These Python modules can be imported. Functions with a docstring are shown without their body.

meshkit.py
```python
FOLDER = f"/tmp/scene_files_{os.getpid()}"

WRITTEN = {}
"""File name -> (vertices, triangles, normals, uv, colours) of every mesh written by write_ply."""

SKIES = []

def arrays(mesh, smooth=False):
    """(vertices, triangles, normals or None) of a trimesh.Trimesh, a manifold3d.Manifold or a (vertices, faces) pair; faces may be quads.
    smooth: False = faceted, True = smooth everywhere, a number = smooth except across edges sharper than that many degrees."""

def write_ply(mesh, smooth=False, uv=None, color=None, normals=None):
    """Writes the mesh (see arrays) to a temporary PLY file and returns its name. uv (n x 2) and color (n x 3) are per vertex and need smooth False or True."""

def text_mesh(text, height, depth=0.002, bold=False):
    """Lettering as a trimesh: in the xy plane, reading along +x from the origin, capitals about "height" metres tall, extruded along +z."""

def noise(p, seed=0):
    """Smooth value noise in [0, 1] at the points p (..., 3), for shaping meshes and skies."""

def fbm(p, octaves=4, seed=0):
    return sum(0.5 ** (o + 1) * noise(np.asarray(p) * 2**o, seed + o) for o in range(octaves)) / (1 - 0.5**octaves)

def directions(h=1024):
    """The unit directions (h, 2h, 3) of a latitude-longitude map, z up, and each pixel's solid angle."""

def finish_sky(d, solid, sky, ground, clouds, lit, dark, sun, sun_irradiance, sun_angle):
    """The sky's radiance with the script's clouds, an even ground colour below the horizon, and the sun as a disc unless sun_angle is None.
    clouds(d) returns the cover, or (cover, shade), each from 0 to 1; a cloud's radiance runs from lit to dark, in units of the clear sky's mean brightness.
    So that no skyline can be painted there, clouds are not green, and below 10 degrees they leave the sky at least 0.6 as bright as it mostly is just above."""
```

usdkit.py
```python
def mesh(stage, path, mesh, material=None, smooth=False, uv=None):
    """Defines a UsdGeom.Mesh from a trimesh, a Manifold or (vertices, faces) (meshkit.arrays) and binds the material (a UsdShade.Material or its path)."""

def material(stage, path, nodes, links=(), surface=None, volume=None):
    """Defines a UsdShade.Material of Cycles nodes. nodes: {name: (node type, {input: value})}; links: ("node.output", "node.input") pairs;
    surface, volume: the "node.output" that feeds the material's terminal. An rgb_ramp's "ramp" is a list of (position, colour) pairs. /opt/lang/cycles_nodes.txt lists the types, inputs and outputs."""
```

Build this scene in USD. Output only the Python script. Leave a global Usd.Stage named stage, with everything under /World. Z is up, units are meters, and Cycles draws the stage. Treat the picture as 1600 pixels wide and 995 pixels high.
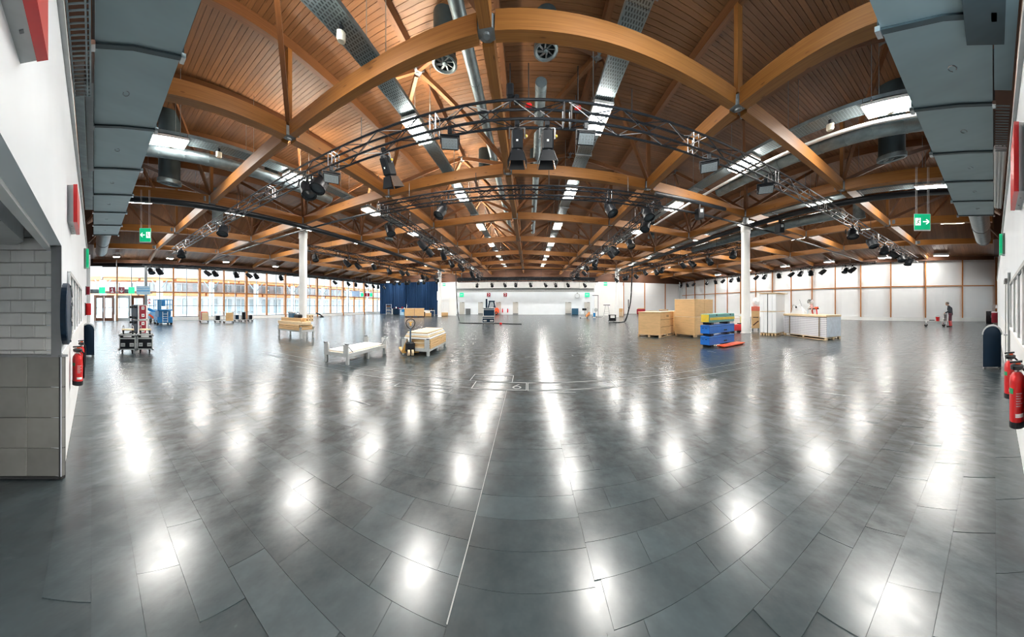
import math, random
import numpy as np
import trimesh
import shapely.geometry as sg
import shapely.ops
import usdkit, meshkit
from pxr import Usd, UsdGeom, UsdLux, UsdShade, Gf, Sdf

stage = Usd.Stage.CreateInMemory()
UsdGeom.SetStageUpAxis(stage, "Z")
UsdGeom.SetStageMetersPerUnit(stage, 1.0)
UsdGeom.Xform.Define(stage, "/World")
random.seed(7)
rng = np.random.default_rng(7)
PI = math.pi

# ------------------------------------------------------------------ camera, sky, exposure
EYE, F = 1.55, 440.0
cam = UsdGeom.Camera.Define(stage, "/World/camera")
cam.CreateHorizontalApertureAttr(36.0)
cam.CreateFocalLengthAttr(36.0 * F / 1600)
cam.CreateVerticalApertureOffsetAttr(-20.5 * 36.0 / 1600)
cam.CreateClippingRangeAttr(Gf.Vec2f(0.1, 500))
cam.AddTranslateOp().Set(Gf.Vec3d(0, 0, EYE))
cam.AddRotateXOp().Set(90.0)
cam.CreateExposureAttr(0.15)
dome = UsdLux.DomeLight.Define(stage, "/World/sky")
dome.CreateIntensityAttr(2.3)
dome.CreateColorAttr(Gf.Vec3f(0.80, 0.93, 1.0))
LAMP = 110.0         # radiance of the ceiling luminaires

# ------------------------------------------------------------------ the hall's plan
# The hall is laid out on a straight structural grid (a across, d deep) and its plan is bent: every ring at
# distance r from the entrance keeps its distance and its length along the ring.  Heights stay as they are.
GM, GD, GO, D0 = 5.82, 6.0, -0.906, 5.6         # grid module across / deep, offset, first row
WL, WR, WF, WN = -28.0, 27.0, 47.0, -0.28    # left glazing, right wall, far wall, near wall
ZC, ZU = 6.65, 9.5                           # bottom chord, upper purlins


def sstep(x):
    x = np.clip(x, 0, 1)
    return x * x * (3 - 2 * x)


def ring(t):
    return (36.5 + 440 * t - 10 * np.exp(-(t / 0.2) ** 2) + 26 * sstep((t - 1.15) / 0.45)) / F


def W(a, d):
    r = np.hypot(a, d)
    return r * ring(np.arctan2(a, d)), r


def bend(v):
    v = np.array(v, float).reshape(-1, 3)
    x, y = W(v[:, 0], v[:, 1])
    return np.stack([x, y, v[:, 2]], 1)


def ga(k): return GO + GM * k
def gd(j): return D0 + GD * j
def zc(k): return ZC + 0.5 * max(0, 1 - abs(k) / 2)


# ------------------------------------------------------------------ materials
def M(name, col, rough=0.5, metal=0.0, var=0.12, scale=5.0, bump=0.0, spec=0.5, stretch=None, coat=0, detail=4, uv=False):
    c = np.array(col, float)
    n = {"n": ("noise_texture", {"scale": scale, "detail": float(detail), "roughness": 0.6}),
         "r": ("rgb_ramp", {"ramp": [(0.25, tuple(c * (1 - var))), (0.75, tuple(np.minimum(c * (1 + var), 1)))]}),
         "p": ("principled_bsdf", {"roughness": rough, "metallic": metal, "specular_ior_level": spec, "coat_weight": float(coat)})}
    l = [("n.fac", "r.fac"), ("r.color", "p.base_color")]
    if uv:
        n["g"] = ("attribute", {"attribute": "st"})
        src = "g.vector"
    else:
        n["g"] = ("texture_coordinate", {})
        src = "g.object"
    if stretch is not None:
        n["m"] = ("mapping", {"scale": tuple(map(float, stretch))})
        l += [(src, "m.vector"), ("m.vector", "n.vector")]
    else:
        l += [(src, "n.vector")]
    if bump:
        n["b"] = ("bump", {"strength": bump, "distance": 0.02})
        l += [("n.fac", "b.height"), ("b.normal", "p.normal")]
    return usdkit.material(stage, f"/World/Looks/{name}", n, l, surface="p.BSDF")


def ME(name, col, strength, base=(0.8, 0.8, 0.8)):
    return usdkit.material(stage, f"/World/Looks/{name}", {"p": ("principled_bsdf", {"base_color": base, "emission_color": col, "emission_strength": float(strength), "roughness": 0.4})}, [], surface="p.BSDF")


def wood(name, c1, c2, su=0.7, sv=30.0, rough=0.55):
    n = {"g": ("attribute", {"attribute": "st"}), "m": ("mapping", {"scale": (su, sv, 1.0)}),
         "n": ("noise_texture", {"scale": 1.0, "detail": 5.0, "roughness": 0.6, "distortion": 0.3}),
         "v": ("voronoi_texture", {"scale": 1.0, "randomness": 1.0}), "m2": ("mapping", {"scale": (1.3, 5.0, 1.0)}),
         "k": ("rgb_ramp", {"ramp": [(0.0, (0.25, 0.2, 0.16)), (0.07, (0.5, 0.42, 0.36)), (0.12, (1, 1, 1)), (1.0, (1, 1, 1))]}),
         "r": ("rgb_ramp", {"ramp": [(0.3, c1), (0.7, c2)]}), "x": ("mix", {"mix_type": "multiply", "fac": 0.8}),
         "p": ("principled_bsdf", {"roughness": rough})}
    l = [("g.vector", "m.vector"), ("m.vector", "n.vector"), ("n.fac", "r.fac"), ("g.vector", "m2.vector"), ("m2.vector", "v.vector"),
         ("v.distance", "k.fac"), ("r.color", "x.color1"), ("k.color", "x.color2"), ("x.color", "p.base_color")]
    return usdkit.material(stage, f"/World/Looks/{name}", n, l, surface="p.BSDF")


GLULAM = wood("glulam", (0.235, 0.088, 0.016), (0.35, 0.145, 0.031))
STRUTW = wood("strut_wood", (0.125, 0.046, 0.013), (0.19, 0.073, 0.022))
BOARDS = [wood(f"deck_board_{i}", tuple(np.array((0.145, 0.060, 0.0215)) * f), tuple(np.array((0.215, 0.095, 0.035)) * f)) for i, f in enumerate((0.88, 1.0, 1.12))]
DARKWOOD = M("dark_wood", (0.10, 0.04, 0.018), 0.7, uv=False)
POSTW = wood("post_wood", (0.38, 0.15, 0.045), (0.5, 0.21, 0.07))
DOORW = wood("door_wood", (0.15, 0.045, 0.015), (0.22, 0.07, 0.025))
STEEL = M("galvanised_steel", (0.24, 0.30, 0.32), 0.48, 0.75, 0.25, 4, 0.05)
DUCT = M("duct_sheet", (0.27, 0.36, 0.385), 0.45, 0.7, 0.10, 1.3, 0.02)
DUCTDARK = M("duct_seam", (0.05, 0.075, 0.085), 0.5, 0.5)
GREYMETAL = M("grey_metal", (0.22, 0.24, 0.25), 0.5, 0.4)
BLACK = M("black_paint", (0.008, 0.010, 0.013), 0.45, spec=0.3)
BLACKTRUSS = M("black_truss_steel", (0.012, 0.015, 0.02), 0.35, 0.2, spec=0.3)
CHROME = M("chrome", (0.7, 0.72, 0.74), 0.25, 1.0)
RUBBER = M("rubber", (0.02, 0.02, 0.021), 0.7)
WHITE = M("white_paint", (0.90, 0.91, 0.90), 0.55, var=0.03, scale=2)
WHITEWALL = M("white_wall", (0.84, 0.89, 0.93), 0.6, var=0.03, scale=1.0)
WALLPANEL = [M(f"wall_panel_{i}", tuple(np.array((0.855, 0.875, 0.885)) * f), 0.6, var=0.03, scale=0.8) for i, f in enumerate((0.96, 1.0, 1.03))]
GREYTRIM = M("grey_trim", (0.20, 0.205, 0.215), 0.55)
LIGHTGREY = M("light_grey", (0.5, 0.52, 0.52), 0.5)
RED = M("signal_red", (0.62, 0.01, 0.012), 0.35, var=0.05)
DARKRED = M("dark_red", (0.30, 0.012, 0.03), 0.4)
ORANGE = M("orange_red", (0.85, 0.10, 0.02), 0.4)
GREEN = M("sign_green", (0.0, 0.33, 0.12), 0.4)
GREENLIT = ME("green_lit", (0.01, 0.75, 0.30), 0.28, (0.0, 0.4, 0.2))
GREENGLOW = ME("green_glow", (0.04, 0.85, 0.42), 0.7, (0.0, 0.4, 0.2))
WHITELIT = ME("white_lit", (1, 1, 1), 0.9)
BLUE = M("machine_blue", (0.012, 0.20, 0.50), 0.4)
CASEBLUE = M("crate_blue", (0.004, 0.14, 0.55), 0.45)
NAVY = M("curtain_navy", (0.008, 0.05, 0.14), 0.8)
DARKNAVY = M("dark_navy", (0.005, 0.022, 0.048), 0.5, spec=0.2)
YELLOW = M("yellow", (0.70, 0.50, 0.04), 0.5)
PLY = M("plywood", (0.72, 0.46, 0.22), 0.6, var=0.12, scale=3, stretch=(1, 1, 6))
PLY2 = M("plywood_pale", (0.78, 0.60, 0.38), 0.6, var=0.10, scale=3, stretch=(1, 1, 6))
PALLET = M("pallet_wood", (0.60, 0.42, 0.24), 0.7, var=0.2, scale=5)
BRICKW = [M(f"painted_block_{i}", tuple(np.array((0.64, 0.635, 0.62)) * f), 0.55, var=0.05, scale=8, bump=0.06) for i, f in enumerate((0.94, 1.0, 1.05))]
MORTAR = M("mortar", (0.42, 0.42, 0.41), 0.8)
TILEW = [M(f"wall_tile_{i}", tuple(np.array((0.20, 0.195, 0.18)) * f), 0.45, var=0.22, scale=3.0) for i, f in enumerate((0.9, 1.0, 1.1))]
GROUT = M("dark_grout", (0.05, 0.05, 0.048), 0.8)
TAPE = M("chalk_line", (0.26, 0.27, 0.27), 0.5, var=0.3, scale=9)
LAMPM = ME("lamp_tube", (1.0, 0.97, 0.915), LAMP)
UPM = ME("uplight_tube", (1.0, 0.88, 0.70), LAMP * 1.9)
SPOTLENS = ME("lens_glow", (1.0, 0.9, 0.7), 2.0)
LENS = M("lens_glass", (0.05, 0.06, 0.07), 0.08, spec=0.8)
LEDFACE = M("led_face", (0.22, 0.25, 0.26), 0.35, var=0.3, scale=60)


def floor_mat(name, f):
    c = np.array((0.034, 0.047, 0.052)) * f
    n = {"g": ("geometry", {}), "n": ("noise_texture", {"scale": 1.7, "detail": 6.0, "roughness": 0.65}),
         "n2": ("noise_texture", {"scale": 5.0, "detail": 5.0, "roughness": 0.7}),
         "r": ("rgb_ramp", {"ramp": [(0.3, tuple(c * 0.75)), (0.7, tuple(c * 1.35))]}),
         "rr": ("map_range", {"from_min": 0.3, "from_max": 0.7, "to_min": 0.18, "to_max": 0.25}),
         "s": ("rgb_ramp", {"ramp": [(0.0, (0, 0, 0)), (0.70, (0, 0, 0)), (0.80, (0.3, 0.3, 0.3)), (1.0, (0.6, 0.6, 0.6))]}),
         "x": ("mix", {"mix_type": "mix", "color2": (0.16, 0.17, 0.17)}),
         "p": ("principled_bsdf", {"specular_ior_level": 0.5, "ior": 1.5})}
    l = [("g.position", "n.vector"), ("g.position", "n2.vector"), ("n.fac", "r.fac"), ("n2.fac", "rr.value"), ("rr.result", "p.roughness"),
         ("n2.fac", "s.fac"), ("s.color", "x.fac"), ("r.color", "x.color1"), ("x.color", "p.base_color")]
    return usdkit.material(stage, f"/World/Looks/{name}", n, l, surface="p.BSDF")


FLOORM = [floor_mat(f"floor_tile_{i}", f) for i, f in enumerate((0.86, 0.96, 1.05, 1.18))]
FLOORBASE = floor_mat("floor_base", 0.8)
GLASSM = usdkit.material(stage, "/World/Looks/pane_glass", {"t": ("transparent_bsdf", {"color": (0.95, 0.985, 1.0)}), "g": ("glossy_bsdf", {"color": (1, 1, 1), "roughness": 0.02}),
                         "f": ("layer_weight", {"blend": 0.12}), "q": ("math", {"math_type": "multiply_add", "value2": 0.5, "value3": 0.03}), "m": ("mix_closure", {})}, [("f.facing", "q.value1"), ("q.value", "m.fac"), ("t.BSDF", "m.closure1"), ("g.BSDF", "m.closure2")], surface="m.closure")

# ------------------------------------------------------------------ prim helpers
_used = {}


def uniq(parent, name):
    k = (parent, name)
    n = _used.get(k, 0)
    _used[k] = n + 1
    return name if n == 0 else f"{name}_{n:03d}"


def tag(p, label=None, cat=None, group=None, kind=None):
    p = p.GetPrim() if hasattr(p, "GetPrim") else p
    for k, v in (("label", label), ("category", cat), ("group", group), ("kind", kind)):
        if v:
            p.SetCustomDataByKey(k, v)
    return p


def thing(name, label=None, cat=None, group=None, loc=(0, 0, 0), rz=0.0, kind=None, parent="/World"):
    x = UsdGeom.Xform.Define(stage, f"{parent}/{uniq(parent, name)}")
    if any(loc) or rz:
        x.AddTranslateOp().Set(Gf.Vec3d(*map(float, loc)))
        x.AddRotateZOp().Set(math.degrees(rz))
    tag(x, label, cat, group, kind)
    return str(x.GetPath())


def obj(name, mesh, mat, parent="/World", label=None, cat=None, group=None, kind=None, smooth=False, uv=None):
    if isinstance(mesh, MB):
        uv = np.array(mesh.t) if mesh.t and len(mesh.t) == len(mesh.v) else uv
        mesh = (np.array(mesh.v), np.array(mesh.f))
    if isinstance(mesh, (list,)):
        mesh = trimesh.util.concatenate(mesh)
    p = f"{parent}/{uniq(parent, name)}"
    m = usdkit.mesh(stage, p, mesh, mat, smooth=smooth, uv=uv)
    tag(m, label, cat, group, kind)
    return p


def copy(src, label=None, loc=(0, 0, 0), rz=0.0, group=None, tilt=None):
    sp = stage.GetPrimAtPath(src)
    was = sp.GetCustomData()
    base = src.split("/")[-1]
    if base[-4:-3] == "_" and base[-3:].isdigit():
        base = base[:-4]
    x = UsdGeom.Xform.Define(stage, f"/World/{uniq('/World', base)}")
    x.GetPrim().GetReferences().AddInternalReference(src)
    x.ClearXformOpOrder()
    x.AddTranslateOp(opSuffix="place").Set(Gf.Vec3d(*map(float, loc)))
    x.AddRotateZOp(opSuffix="place").Set(math.degrees(rz))
    if tilt:
        x.AddRotateXOp(opSuffix="tilt").Set(math.degrees(tilt))
    x.GetPrim().SetInstanceable(True)
    tag(x, label or was.get("label"), was["category"], group or was.get("group"))
    return str(x.GetPath())


class MB:
    """collects vertices and triangles (and st coordinates) of one mesh"""

    def __init__(self):
        self.v, self.f, self.t = [], [], []

    def add(self, v, f, t=None):
        n = len(self.v)
        self.v += [tuple(p) for p in v]
        self.f += [tuple(int(i) + n for i in q) for q in f]
        if t is not None:
            self.t += [tuple(q) for q in t]
        return self

    def tm(self, m):
        return self.add(m.vertices, m.faces)

    def box(self, x0, x1, y0, y1, z0, z1):
        v = [(x, y, z) for x in (x0, x1) for y in (y0, y1) for z in (z0, z1)]
        f = [(0, 1, 3), (0, 3, 2), (4, 6, 7), (4, 7, 5), (0, 4, 5), (0, 5, 1), (2, 3, 7), (2, 7, 6), (0, 2, 6), (0, 6, 4), (1, 5, 7), (1, 7, 3)]
        return self.add(v, f)

    def bar(self, P, Q, w, h, n=1, up=None, off=0.0):
        """rectangular bar from P to Q; w sideways, h upright; n spans"""
        P, Q = np.array(P, float), np.array(Q, float)
        L = np.linalg.norm(Q - P)
        t = (Q - P) / L
        s = np.cross(t, (0, 0, 1.0)) if up is None else np.cross(t, up)
        if np.linalg.norm(s) < 1e-4:
            s = np.array((1.0, 0, 0))
        s /= np.linalg.norm(s)
        u = np.cross(s, t)
        vs, ts, fs = [], [], []
        o = random.random() * 50
        for face in range(4):
            b = len(vs)
            c = [(-1, -1), (1, -1), (1, 1), (-1, 1)]
            c0, c1 = c[face], c[(face + 1) % 4]
            for i in range(n + 1):
                p = P + (Q - P) * i / n
                for q, cc in enumerate((c0, c1)):
                    vs.append(p + s * cc[0] * w / 2 + u * (cc[1] * h / 2 + off))
                    ts.append((o + L * i / n, o + face * 0.5 + q * (w if face % 2 == 0 else h)))
            for i in range(n):
                k = b + 2 * i
                fs += [(k, k + 1, k + 3), (k, k + 3, k + 2)]
        for e, p in ((0, P), (1, Q)):
            b = len(vs)
            for cc in ((-1, -1), (1, -1), (1, 1), (-1, 1)):
                vs.append(p + s * cc[0] * w / 2 + u * (cc[1] * h / 2 + off))
                ts.append((o + cc[0] * w, o + cc[1] * h))
            fs += [(b, b + 2, b + 1), (b, b + 3, b + 2)] if e == 0 else [(b, b + 1, b + 2), (b, b + 2, b + 3)]
        fs = [(a, c, b) for a, b, c in fs] if False else fs
        return self.add(vs, fs, ts)

    def tube(self, pts, r, k=6, cap=True):
        pts = np.array(pts, float)
        vs, fs = [], []
        for i, p in enumerate(pts):
            t = pts[min(i + 1, len(pts) - 1)] - pts[max(i - 1, 0)]
            t = t / (np.linalg.norm(t) + 1e-12)
            a = np.cross(t, (0, 0, 1.0)) if abs(t[2]) < 0.95 else np.cross(t, (0, 1.0, 0))
            a /= np.linalg.norm(a)
            b = np.cross(t, a)
            rr = r[i] if np.ndim(r) else r
            for q in range(k):
                an = 2 * PI * q / k
                vs.append(p + rr * (a * math.cos(an) + b * math.sin(an)))
        for i in range(len(pts) - 1):
            for q in range(k):
                x, y = i * k + q, i * k + (q + 1) % k
                fs += [(x, y, y + k), (x, y + k, x + k)]
        if cap:
            n = len(vs)
            vs += [pts[0], pts[-1]]
            for q in range(k):
                fs += [(n, (q + 1) % k, q), (n + 1, (len(pts) - 1) * k + q, (len(pts) - 1) * k + (q + 1) % k)]
        return self.add(vs, fs)

    def lathe(self, prof, k=20, c=(0, 0, 0), axis="z"):
        """prof: (radius, height) pairs"""
        vs, fs = [], []
        for r, z in prof:
            for q in range(k):
                an = 2 * PI * q / k
                p = (r * math.cos(an), r * math.sin(an), z)
                if axis == "y":
                    p = (p[0], p[2], -p[1])
                elif axis == "x":
                    p = (p[2], p[0], p[1])
                vs.append((p[0] + c[0], p[1] + c[1], p[2] + c[2]))
        for i in range(len(prof) - 1):
            for q in range(k):
                x, y = i * k + q, i * k + (q + 1) % k
                fs += [(x, y, y + k), (x, y + k, x + k)]
        return self.add(vs, fs)

    def bent(self):
        self.v = [tuple(p) for p in bend(self.v)]
        return self

    def turn(self, rx=0, ry=0, rz=0, at=(0, 0, 0), to=(0, 0, 0)):
        R = trimesh.transformations.euler_matrix(rx, ry, rz)[:3, :3]
        self.v = [tuple(p) for p in (np.array(self.v) - at) @ R.T + at + np.array(to)]
        return self


def cbox(sx, sy, sz, b=0.01, c=(0, 0, 0)):
    """box with chamfered edges, base centre at c"""
    p = []
    for x in (-1, 1):
        for y in (-1, 1):
            for z in (-1, 1):
                for k in range(3):
                    q = np.array([x * (sx / 2 - b), y * (sy / 2 - b), z * (sz / 2 - b)])
                    q[k] += (x, y, z)[k] * b
                    p.append(q)
    m = trimesh.convex.convex_hull(np.array(p))
    m.apply_translation((c[0], c[1], c[2] + sz / 2))
    return m


def at(u, v, z=0.0):
    """the point at height z that stands where the photograph shows it"""
    r = F * (EYE - z) / (v - 477.0)
    return np.array((r * (u - 800) / F, r, z))


def face(p):
    """turn that makes a thing's front (-y) look toward the entrance"""
    return -math.atan2(p[0], p[1])

# ================================================================== the setting


def gbox(aa, dd, z0, z1, mb=None):
    """box over the plan grid aa x dd; z0, z1 are numbers or functions of a; bent with the plan"""
    mb = mb or MB()
    aa, dd = np.asarray(aa, float), np.asarray(dd, float)
    f0 = z0 if callable(z0) else (lambda a: z0)
    f1 = z1 if callable(z1) else (lambda a: z1)
    na, nd = len(aa), len(dd)
    A, D = np.meshgrid(aa, dd, indexing="ij")
    bot = np.stack([A, D, np.vectorize(f0)(A) * 1.0], -1).reshape(-1, 3)
    top = np.stack([A, D, np.vectorize(f1)(A) * 1.0], -1).reshape(-1, 3)
    n = na * nd
    fs = []
    ix = lambda i, j: i * nd + j
    for i in range(na - 1):
        for j in range(nd - 1):
            a, b, c, d = ix(i, j), ix(i + 1, j), ix(i + 1, j + 1), ix(i, j + 1)
            fs += [(n + a, n + b, n + c), (n + a, n + c, n + d), (a, c, b), (a, d, c)]
    ring_ = [ix(i, 0) for i in range(na)] + [ix(na - 1, j) for j in range(1, nd)] + [ix(i, nd - 1) for i in range(na - 2, -1, -1)] + [ix(0, j) for j in range(nd - 2, 0, -1)]
    for p, q in zip(ring_, ring_[1:] + ring_[:1]):
        fs += [(p, q, n + q), (p, n + q, n + p)]
    uv = np.stack([A.ravel(), D.ravel() * 1.0], -1)
    o = random.random() * 40
    uvs = np.vstack([uv, uv]) + (o, 0)
    return mb.add(bend(np.vstack([bot, top])), fs, uvs)


def lin(a, b, step):
    return np.linspace(a, b, max(2, int(math.ceil(abs(b - a) / step)) + 1))


def geo(a, b, n):
    s = np.sign(a)
    return s * np.geomspace(abs(a), abs(b), n)


# ---- outline of the hall (bent)
REV = bend([(-2.5, WN, 0)])[0]                      # corner of the tiled recess
edge = [(a, WN) for a in geo(-2.5, WL, 30)] + [(WL, d) for d in lin(WN, WF, 1.0)[1:]] + [(a, WF) for a in lin(WL, WR, 1.0)[1:]] + [(WR, d) for d in lin(WF, WN, 1.0)[1:]] + [(a, WN) for a in geo(WR, 2.0, 30)[1:]]
outline = [tuple(p[:2]) for p in bend([(a, d, 0) for a, d in edge])] + [(4.0, -3.2), (-7.6, -3.2), (-7.6, REV[1])]
hall = sg.Polygon(outline).buffer(0)


def extrude(poly, z0, z1):
    poly = poly if isinstance(poly, sg.Polygon) else max(poly.geoms, key=lambda g: g.area)
    m = trimesh.creation.extrude_polygon(poly, z1 - z0, engine="earcut")
    m.apply_translation((0, 0, z0))
    return m


FLOOR = thing("floor", kind="structure")
obj("subfloor", extrude(hall.buffer(0.6), -0.3, -0.004), FLOORBASE, FLOOR)
# floor tiles, half-bond, 1.0 x 0.5 m, with a service strip along the middle
cells = []
for r in range(2, 92):
    d0_ = -0.53 + 0.26 * (r - 2)
    off = (0.31 if r % 2 else 0.0) + rng.uniform(-0.1, 0.1)
    for c in range(-36, 36):
        for side in (-1, 1):
            a0_, a1_ = c * 0.62 + off, (c + 1) * 0.62 + off
            lo, hi = (-30, -0.42) if side < 0 else (0.34, 30)
            a0_, a1_ = max(a0_, lo), min(a1_, hi)
            if a1_ - a0_ > 0.06:
                cells.append((a0_, a1_, d0_, d0_ + 0.26))
d0_ = 1.0
while d0_ < 30:
    w_ = rng.uniform(0.22, 0.30)
    cells.append((-0.42, 0.34, d0_, d0_ + w_))
    d0_ += w_
cells = [c for c in cells if math.hypot((c[0] + c[1]) / 2, (c[2] + c[3]) / 2) > 1.2 and c[3] > WN + 0.02 and WL + 0.1 < c[0] and c[1] < WR - 0.1 and abs(math.atan2((c[0] + c[1]) / 2, (c[2] + c[3]) / 2)) < 1.8]
cells.sort(key=lambda c: math.hypot((c[0] + c[1]) / 2, (c[2] + c[3]) / 2))
rest = [MB() for _ in FLOORM]
for i, (a0_, a1_, e0, e1) in enumerate(cells):
    rr = math.hypot((a0_ + a1_) / 2, (e0 + e1) / 2)
    if rr > 15:
        break
    g = 0.0012 if rr < 4 else 0.002
    n_ = 9 if rr < 3 else 5 if rr < 6 else 3
    tx, ty, tz = rng.normal(0, 0.0013), rng.normal(0, 0.0022), rng.uniform(-0.0004, 0.0004)
    z1 = lambda a, c=(a0_ + a1_) / 2: 0.0 + tz + (a - c) * tx
    q = int(rng.choice(4, p=(0.2, 0.35, 0.3, 0.15)))
    mb = gbox(np.linspace(a0_ + g, a1_ - g, n_), np.linspace(e0 + g, e1 - g, 5 if rr < 3 else 3 if rr < 6 else 2), -0.012, z1, rest[q] if i >= 300 else None)
    if i < 300:
        v = np.array(mb.v)
        top = v[:, 2] > -0.008
        v[top, 2] += (v[top, 1] - v[top, 1].mean()) * ty
        mb.v = [tuple(p) for p in v]
        mb.t = []
        obj("floor_tile", mb, FLOORM[q], FLOOR)
for q, mb in enumerate(rest):
    mb.t = []
    obj("floor_tile_field", mb, FLOORM[q], FLOOR, kind="stuff")

# chalk lines and tape marks on the floor
TAPEP = thing("floor_marking", "thin white chalk grid line with box outlines drawn across the dark tiled floor", "floor marking")


def tape(pts, w=0.015):
    mb = MB()
    for p, q in zip(pts, pts[1:]):
        mb.bar((p[0], p[1], 0.0035), (q[0], q[1], 0.0035), w, 0.003, n=max(1, int(math.hypot(q[0] - p[0], q[1] - p[1]) / 0.4)))
    mb.bent()
    mb.t = []
    obj("chalk_line", mb, TAPE, TAPEP)


for dd_ in (5.12, 5.62):
    tape([(-7.5, dd_ + 0.02), (8.5, dd_ + 0.05)])
for a0_, a1_, e0, e1 in ((-1.15, -0.05, 5.12, 5.62), (-0.02, 1.55, 5.1, 5.6), (-1.3, -0.35, 5.65, 6.2), (-2.6, -1.5, 4.75, 4.95)):
    tape([(a0_, e0), (a1_, e0), (a1_, e1), (a0_, e1), (a0_, e0)], 0.018)
tape([(-0.42, 1.3), (-0.42, 5.1)], 0.007)
for s in range(26):
    a_, d_ = rng.uniform(-9, 9), rng.uniform(2.0, 9)
    an, L = rng.choice((0, PI / 2)) + rng.normal(0, 0.1), rng.uniform(0.12, 0.5)
    tape([(a_, d_), (a_ + L * math.cos(an), d_ + L * math.sin(an))], 0.012)
t6 = meshkit.text_mesh("6", 0.28, 0.003)
t6.apply_translation((-0.36, 5.22, 0.003))
obj("chalk_number", (bend(t6.vertices), t6.faces), TAPE, TAPEP)

# ---- ceiling: boards, purlins, space frame
CEIL = thing("ceiling", kind="structure")
obj("roof_slab", extrude(hall.buffer(0.5), 9.9, 10.2), DARKWOOD, CEIL)
boards, k_ = [], 0
for k in range(-4, 4):
    a0_, a1_ = (ga(k), ga(k + 1))
    a0_, a1_ = max(a0_, ga(-3.6)), min(a1_, ga(3.6))
    d = 0.2
    while d < WF - 0.2:
        rm = math.hypot(min(abs(a0_), abs(a1_)) if a0_ * a1_ > 0 else 0, d)
        if rm > 2.6:
            boards.append((math.hypot((a0_ + a1_) / 2, d), a0_, a1_, d))
        d += 0.19
boards.sort(key=lambda b: b[0] if b[0] > 6.3 else 100 + b[0])
rest = [MB() for _ in BOARDS]
for i, (rr, a0_, a1_, d) in enumerate(boards):
    q = int(rng.integers(3))
    n_ = 9 if rr < 14 else 4
    dz = rng.uniform(0, 0.006)
    mb = gbox(np.linspace(a0_, a1_, n_), (d + 0.007, d + 0.183), 9.80 + dz, 9.83, None if i < 300 else rest[q])
    if i < 300:
        obj("ceiling_board", mb, BOARDS[q], CEIL)
for q, mb in enumerate(rest):
    obj("ceiling_board_field", mb, BOARDS[q], CEIL, kind="stuff")
SLOPE = {1: [(ga(3.58), 9.8), (ga(4) + 1.0, 7.0), (WR, 6.2)], -1: [(ga(-3.58), 9.8), (ga(-4) - 1.0, 6.95), (WL, 6.05)]}
for s, pr in SLOPE.items():
    mbs = [MB() for _ in BOARDS]
    d = 0.0
    zf = lambda a: float(np.interp(abs(a), [abs(p[0]) for p in pr], [p[1] for p in pr]))
    aa = np.concatenate([np.linspace(pr[0][0], pr[1][0], 4), np.linspace(pr[1][0], pr[2][0], 3)[1:]])
    while d < WF:
        gbox(aa, (d + 0.008, d + 0.292), zf, lambda a: zf(a) + 0.03, mbs[int(rng.integers(3))])
        d += 0.30
    for q, mb in enumerate(mbs):
        obj("sloping_board_field", mb, BOARDS[q], CEIL, kind="stuff")
    obj("eave_panel", gbox(aa, lin(-1.2, WF + 0.3, 1.5), lambda a: zf(a) + 0.05, lambda a: zf(a) + 0.25), DARKWOOD, CEIL)


def timber(name, P, Q, w, h, mat, n=None):
    P, Q = np.array(P, float), np.array(Q, float)
    L = np.linalg.norm(Q - P)
    mb = MB().bar(P, Q, w, h, n or max(2, int(L / 0.6)))
    return obj(name, mb.bent(), mat, CEIL, smooth=True)


def span(P, Q, gap):
    P, Q = np.array(P, float), np.array(Q, float)
    t = (Q - P) / np.linalg.norm(Q - P)
    return P + t * gap, Q - t * gap


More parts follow.
